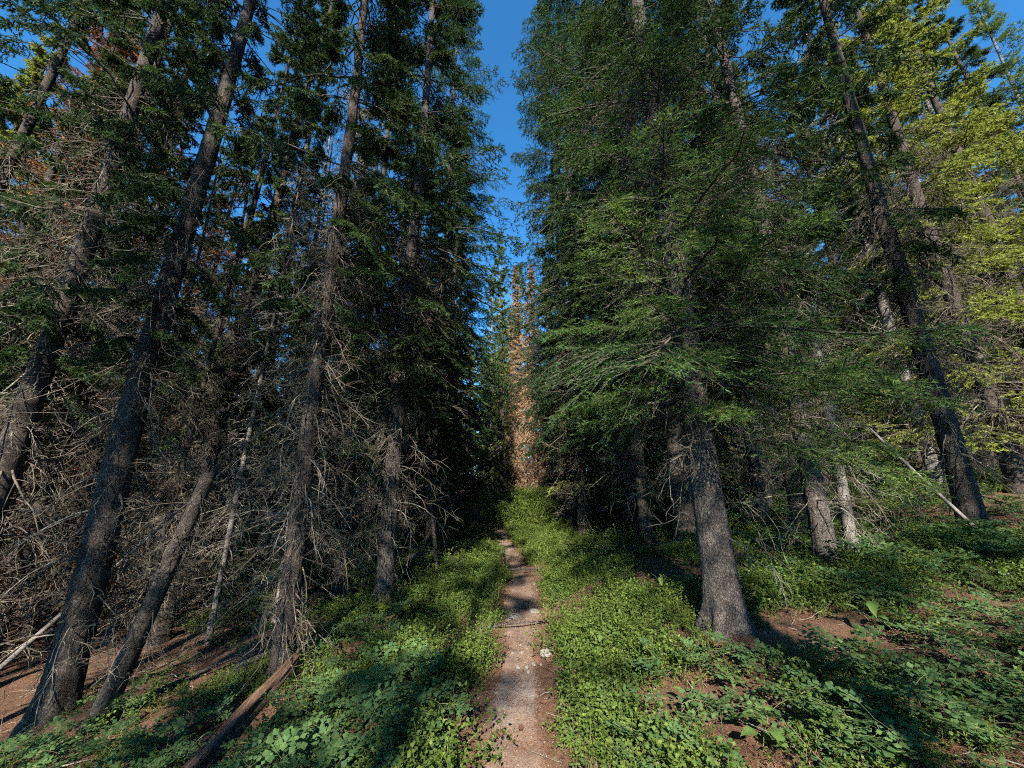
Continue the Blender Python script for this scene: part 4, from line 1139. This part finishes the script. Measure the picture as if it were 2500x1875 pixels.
# ------------------------------------------------------------------ dead wood, stones, cones
def log_mesh(name, seed, L, r0, r1, mat, sag=0., segs=22, rings=44, rough=.12, split=False, endmat=None):
    r = np.random.default_rng(seed)
    s = np.linspace(0, 1, rings); th = np.arange(segs) / segs * 2 * math.pi
    S, T = np.meshgrid(s, th, indexing='ij')
    rr = (r0 + (r1 - r0) * S) * (1 + rough * (np.sin(T * 3 + S * 2 + seed) * .5 + np.sin(T * 7 + np.sin(S * 5) * 2) * .35 + np.sin(T * 13 + S * 1.5) * .25))
    rr *= 1 + .05 * r.normal(size=(1, segs))
    if split:                          # a slab: flattened below
        rr = rr * np.where(np.sin(T) < -.1, .45, 1)
    x = S * L
    x = x + np.where(S == 0, -r.uniform(0, .12, segs)[None] * L * .4, 0) + np.where(S == 1, r.uniform(-.05, .14, segs)[None] * L * .5, 0)
    z = rr * np.sin(T) + sag * np.sin(S * math.pi)
    y = rr * np.cos(T) + .02 * L * np.sin(S * 2.5 + seed)
    V = np.stack([x, y, z], -1).reshape(-1, 3)
    i = np.arange(rings * segs).reshape(rings, segs); nx = np.roll(i, -1, 1)
    F = np.stack([i[:-1], nx[:-1], nx[1:], i[1:]], -1).reshape(-1, 4)
    parts = [(V, F, 0)]
    for ring in (0, rings - 1):
        e = V[ring * segs:(ring + 1) * segs]; c = e.mean(0, keepdims=True)
        k = np.arange(segs)
        parts.append((np.concatenate([e, c]), np.stack([k, (k + 1) % segs, np.full(segs, segs)], 1), 1))
    return build_mesh(name, parts, [mat, endmat or mat], True)
def lay(name, me, p, q, lift=0.0, roll=0.):
    a = Vector((p[0], p[1], gz(p[0], p[1]) + lift if len(p) < 3 else p[2])); b = Vector((q[0], q[1], gz(q[0], q[1]) + lift if len(q) < 3 else q[2]))
    o = obj(name, me, loc=a)
    o.rotation_mode = 'QUATERNION'
    o.rotation_quaternion = (b - a).to_track_quat('X', 'Z')
    return o
def seg_len(p, q):
    return math.dist((p[0], p[1], gz(*p[:2])), (q[0], q[1], gz(*q[:2])))
# broken slab resting against the slim spruce, rotten log under it
P0, P1 = (-1.98, 2.55), (-2.27, 4.42)
o = lay('broken_log', log_mesh('broken_log', 3, 1.95, .105, .05, M_LOG, .02, split=True, rough=.38, rings=70, segs=30), (P0[0], P0[1], gz(*P0) + .07), (P1[0], P1[1], gz(*P1) + .25))
tag(o, 'split weathered log slab propped against the slim spruce foot', 'log')
o = lay('rotten_log', log_mesh('rotten_log', 4, 1.5, .13, .10, M_ROT, 0, rough=.22), (-1.72, 2.6), (-1.86, 4.0), .04)
tag(o, 'crumbling red-brown rotten log under the split slab', 'log')
o = lay('rotten_log', log_mesh('rotten_log', 6, 1.3, .11, .07, M_ROT, 0, rough=.25), (-2.95, 2.95), (-2.75, 4.0), .0)
tag(o, 'dark decaying log left of the split slab at the bottom', 'log')
# leaning broken snag
sn = trunk_mesh('snag', 61, 5.5, .17, M_BARK, 40, 120, flare=.3, disp=.004, cell=.03, cut=2.5)
r_ = obj('snag', None, loc=(-4.02, 4.40, gz(-4.02, 4.40)), rot=(0, .25, 0)); r_.empty_display_size = .2
tag(r_, 'broken leaning snag with a snapped top beside the thickest dark trunk', 'dead tree')
obj('trunk', sn, r_); t_ = obj('twigs', dead_twigs('snag_twigs', 62, .6, 2.4, 26, .6, M_TWIG, tr=.07, subs=8, down=-.35), r_); t_['kind'] = 'stuff'
# thin dead poles
def pole(name, p, q, r0, r1, label, seed, mat):
    me = log_mesh('pole', seed, math.dist(p, q), r0, r1, mat, 0, 10, 24, .06)
    root = lay(name, me, p, q)
    tag(root, label, 'dead tree')
    return root
pole('dead_pole', (-1.44, 8.26, gz(-1.44, 8.26) - .1), (-2.0, 8.4, 2.9), .045, .02, 'slim dead sapling leaning left beside the path', 71, M_BARK)
pole('dead_pole', (6.75, 5.7, gz(6.75, 5.7) - .1), (5.75, 5.95, 2.45), .030, .016, 'thin grey dead pole leaning against the stout right spruce', 72, M_GREYWOOD)
pole('dead_pole', (-5.9, 4.7, gz(-5.9, 4.7) + .4), (-4.6, 6.2, 1.9), .03, .012, 'pale bare stick slanting up left of the thickest dark trunk', 73, M_GREYWOOD)
# fallen logs behind
o = lay('fallen_log', log_mesh('fallen_log', 8, 4.2, .19, .15, M_GREYWOOD, .05, rough=.08), (3.1, 16.4), (7.2, 15.6), .2); tag(o, 'grey fallen log lying across the slope behind the right trunks', 'log')
o = lay('fallen_log', log_mesh('fallen_log', 9, 3.6, .13, .10, M_LOG, .03, rough=.1), (3.9, 15.8), (7.4, 16.6), .12); tag(o, 'browner fallen log crossing in front of the grey one', 'log')
o = lay('fallen_log', log_mesh('fallen_log', 10, 2.4, .10, .07, M_GREYWOOD, .02, rough=.1), (-2.6, 22.0), (-.9, 23.5), .08); tag(o, 'short pale log beside the far left path edge', 'log')
o = lay('fallen_branch', log_mesh('fallen_branch', 12, 1.9, .03, .012, M_BARK_GREY, .05, 8, 24, .1), (-3.3, 5.3), (-1.75, 5.9), .03); tag(o, 'fallen branch on the litter between the slim and scaly spruces', 'branch')
o = lay('fallen_branch', log_mesh('fallen_branch', 13, 1.6, .022, .01, M_BARK_GREY, .05, 8, 24, .1), (-3.9, 4.9), (-2.7, 5.9), .02); tag(o, 'thin stick on the red litter left of the slim spruce', 'branch')
o = lay('fallen_branch', log_mesh('fallen_branch', 14, .5, .006, .003, M_GREYWOOD, .02, 6, 14, .1), (1.38, 2.9), (1.6, 2.5), .02); tag(o, 'short pale stick on the red soil right of the path', 'branch')
for i, (p, q, r0, lab) in enumerate([((-.38, 5.05), (.48, 5.30), .013, 'thin root crossing the path below the flat stone'), ((-.45, 7.9), (.6, 8.2), .018, 'root crossing the path farther up')]):
    o = lay('exposed_root', log_mesh('exposed_root', 90 + i, math.dist(p, q), r0, r0 * .6, M_BARK_GREY, .02, 10, 30, .18), p, q, .012); tag(o, lab, 'root')
# scattered sticks under the left trees
for i in range(26):
    rg = random.Random(1200 + i); x, y = rg.uniform(-5.2, -2.4), rg.uniform(3.6, 7.5); a = rg.uniform(0, 6.28); L = rg.uniform(.3, .9)
    o = obj('stick', dead_branch(1300 + i, (0, 0, 0), (1, 0, .12), L, .007, -.03, subs=4), loc=(x, y, gz(x, y) + .02), rot=(rg.gauss(0, .2), rg.gauss(0, .15), a))
    tag(o, 'crooked dead stick lying on the brown litter under the left trees', 'stick', 'sticks on the left litter')

def rock_mesh(name, seed, sx, sy, sz, mat, n=14, m=22):
    r = np.random.default_rng(seed)
    ph = np.linspace(0, math.pi, n); th = np.arange(m) / m * 2 * math.pi
    A, T = np.meshgrid(ph, th, indexing='ij')
    d = np.stack([np.sin(A) * np.cos(T), np.sin(A) * np.sin(T), np.cos(A)], -1)
    rr = np.ones(A.shape)
    for _ in range(9):                 # planar facets
        nrm_ = nrm(r.normal(size=3)); k = r.uniform(.62, .95)
        dp = d @ nrm_
        rr = np.where(dp > 0, np.minimum(rr, k / np.maximum(dp, 1e-3)), rr)
    rr = rr * (1 + .03 * np.sin(d[..., 0] * 9 + seed) + .03 * np.sin(d[..., 1] * 11 + d[..., 2] * 7))
    V = (d * rr[..., None] * [sx, sy, sz]).reshape(-1, 3)
    i = np.arange(n * m).reshape(n, m); nx = np.roll(i, -1, 1)
    F = np.stack([i[:-1], nx[:-1], nx[1:], i[1:]], -1).reshape(-1, 4)
    return build_mesh(name, [(V, F, 0)], [mat], False)
ROCKS = [(-2.2, 10.0, .42, .28, .22, 'low grey boulder in the undergrowth left of the path', .02), (.0, 5.6, .17, .09, .05, 'flat pale stone set in the path', .0), (.36, 4.40, .06, .09, .05, 'pale stone at the right path edge', .01),
         (.30, 5.75, .10, .08, .05, 'small pale stone on the right path rim above the flat one', .0), (-2.9, 11.6, .4, .3, .2, 'grey rock half hidden behind the scaly-barked spruce', .0)]
for i, (x, y, a, b, c, lab, dz) in enumerate(ROCKS):
    o = obj('stone', rock_mesh('stone', 20 + i, a, b, c, M_ROCK), loc=(x, y, gz(x, y) + dz), rot=(0, 0, i * .9)); tag(o, lab, 'stone')
o = obj('stone', rock_mesh('stone', 31, .085, .06, .05, M_REDSTONE), loc=(3.75, 4.2, gz(3.75, 4.2) + .04)); tag(o, 'rounded reddish stone in the plants below the pale-footed spruce', 'stone')
peb = [rock_mesh('pebble', 40 + i, .022, .018, .014, M_ROCK, 7, 9) for i in range(3)]
for i in range(18):
    rg = random.Random(77 + i); y = rg.choice([rg.uniform(4.1, 4.6), rg.uniform(4.0, 5.3), rg.uniform(3.0, 7.5)]); x = float(path_x(y)) + rg.gauss(.1, .12)
    s = rg.uniform(.6, 1.4)
    o = obj('pebble', peb[i % 3], loc=(x, y, gz(x, y) + .018), rot=(0, 0, rg.uniform(0, 6.28)), scale=(s,) * 3)
    tag(o, 'small pale pebble lying on the dusty path', 'pebble', 'pebbles on the path')
def cone_mesh(seed):
    r = np.random.default_rng(seed); V, F, vo = [], [], 0
    for k in range(11):                # rings of overlapping scales
        t = k / 10; rad_ = .016 * math.sin(math.pi * (.12 + .8 * t)) ** .8
        for j in range(8):
            a = (j + .5 * (k % 2)) / 8 * 6.283
            c, s = math.cos(a), math.sin(a); x = -.03 + .06 * t
            b = np.array([x, rad_ * .6 * c, rad_ * .6 * s]); tip = np.array([x + .012, rad_ * 1.1 * c, rad_ * 1.1 * s]); sd = np.array([0, -s, c]) * rad_ * .42
            V += [b - sd * .6, b + sd * .6, tip + sd, tip - sd, tip + np.array([.004, 0, 0])]
            F += [[vo, vo + 1, vo + 2], [vo, vo + 2, vo + 3], [vo + 3, vo + 2, vo + 4]]; vo += 5
    return build_mesh('cone', [(np.array(V), np.array(F), 0)], [M_CONE])
cm = cone_mesh(2)
for i, (x, y, a, lab) in enumerate([(-.10, 3.10, .3, 'larger brown cone lying on the path, leftmost of the pair'), (.06, 3.16, 1.2, 'smaller brown cone on the path right of its neighbour'), (.24, 3.45, .2, 'brown cone at the right rim of the ash-grey path patch'), (-.75, 2.62, 2.0, 'brown cone in the moss left of the path')]):
    o = obj('spruce_cone', cm, loc=(x, y, gz(x, y) + .03), rot=(0, .1, a), scale=(1.15 if i == 0 else .9,) * 3); tag(o, lab, 'cone', 'cones on and by the path')
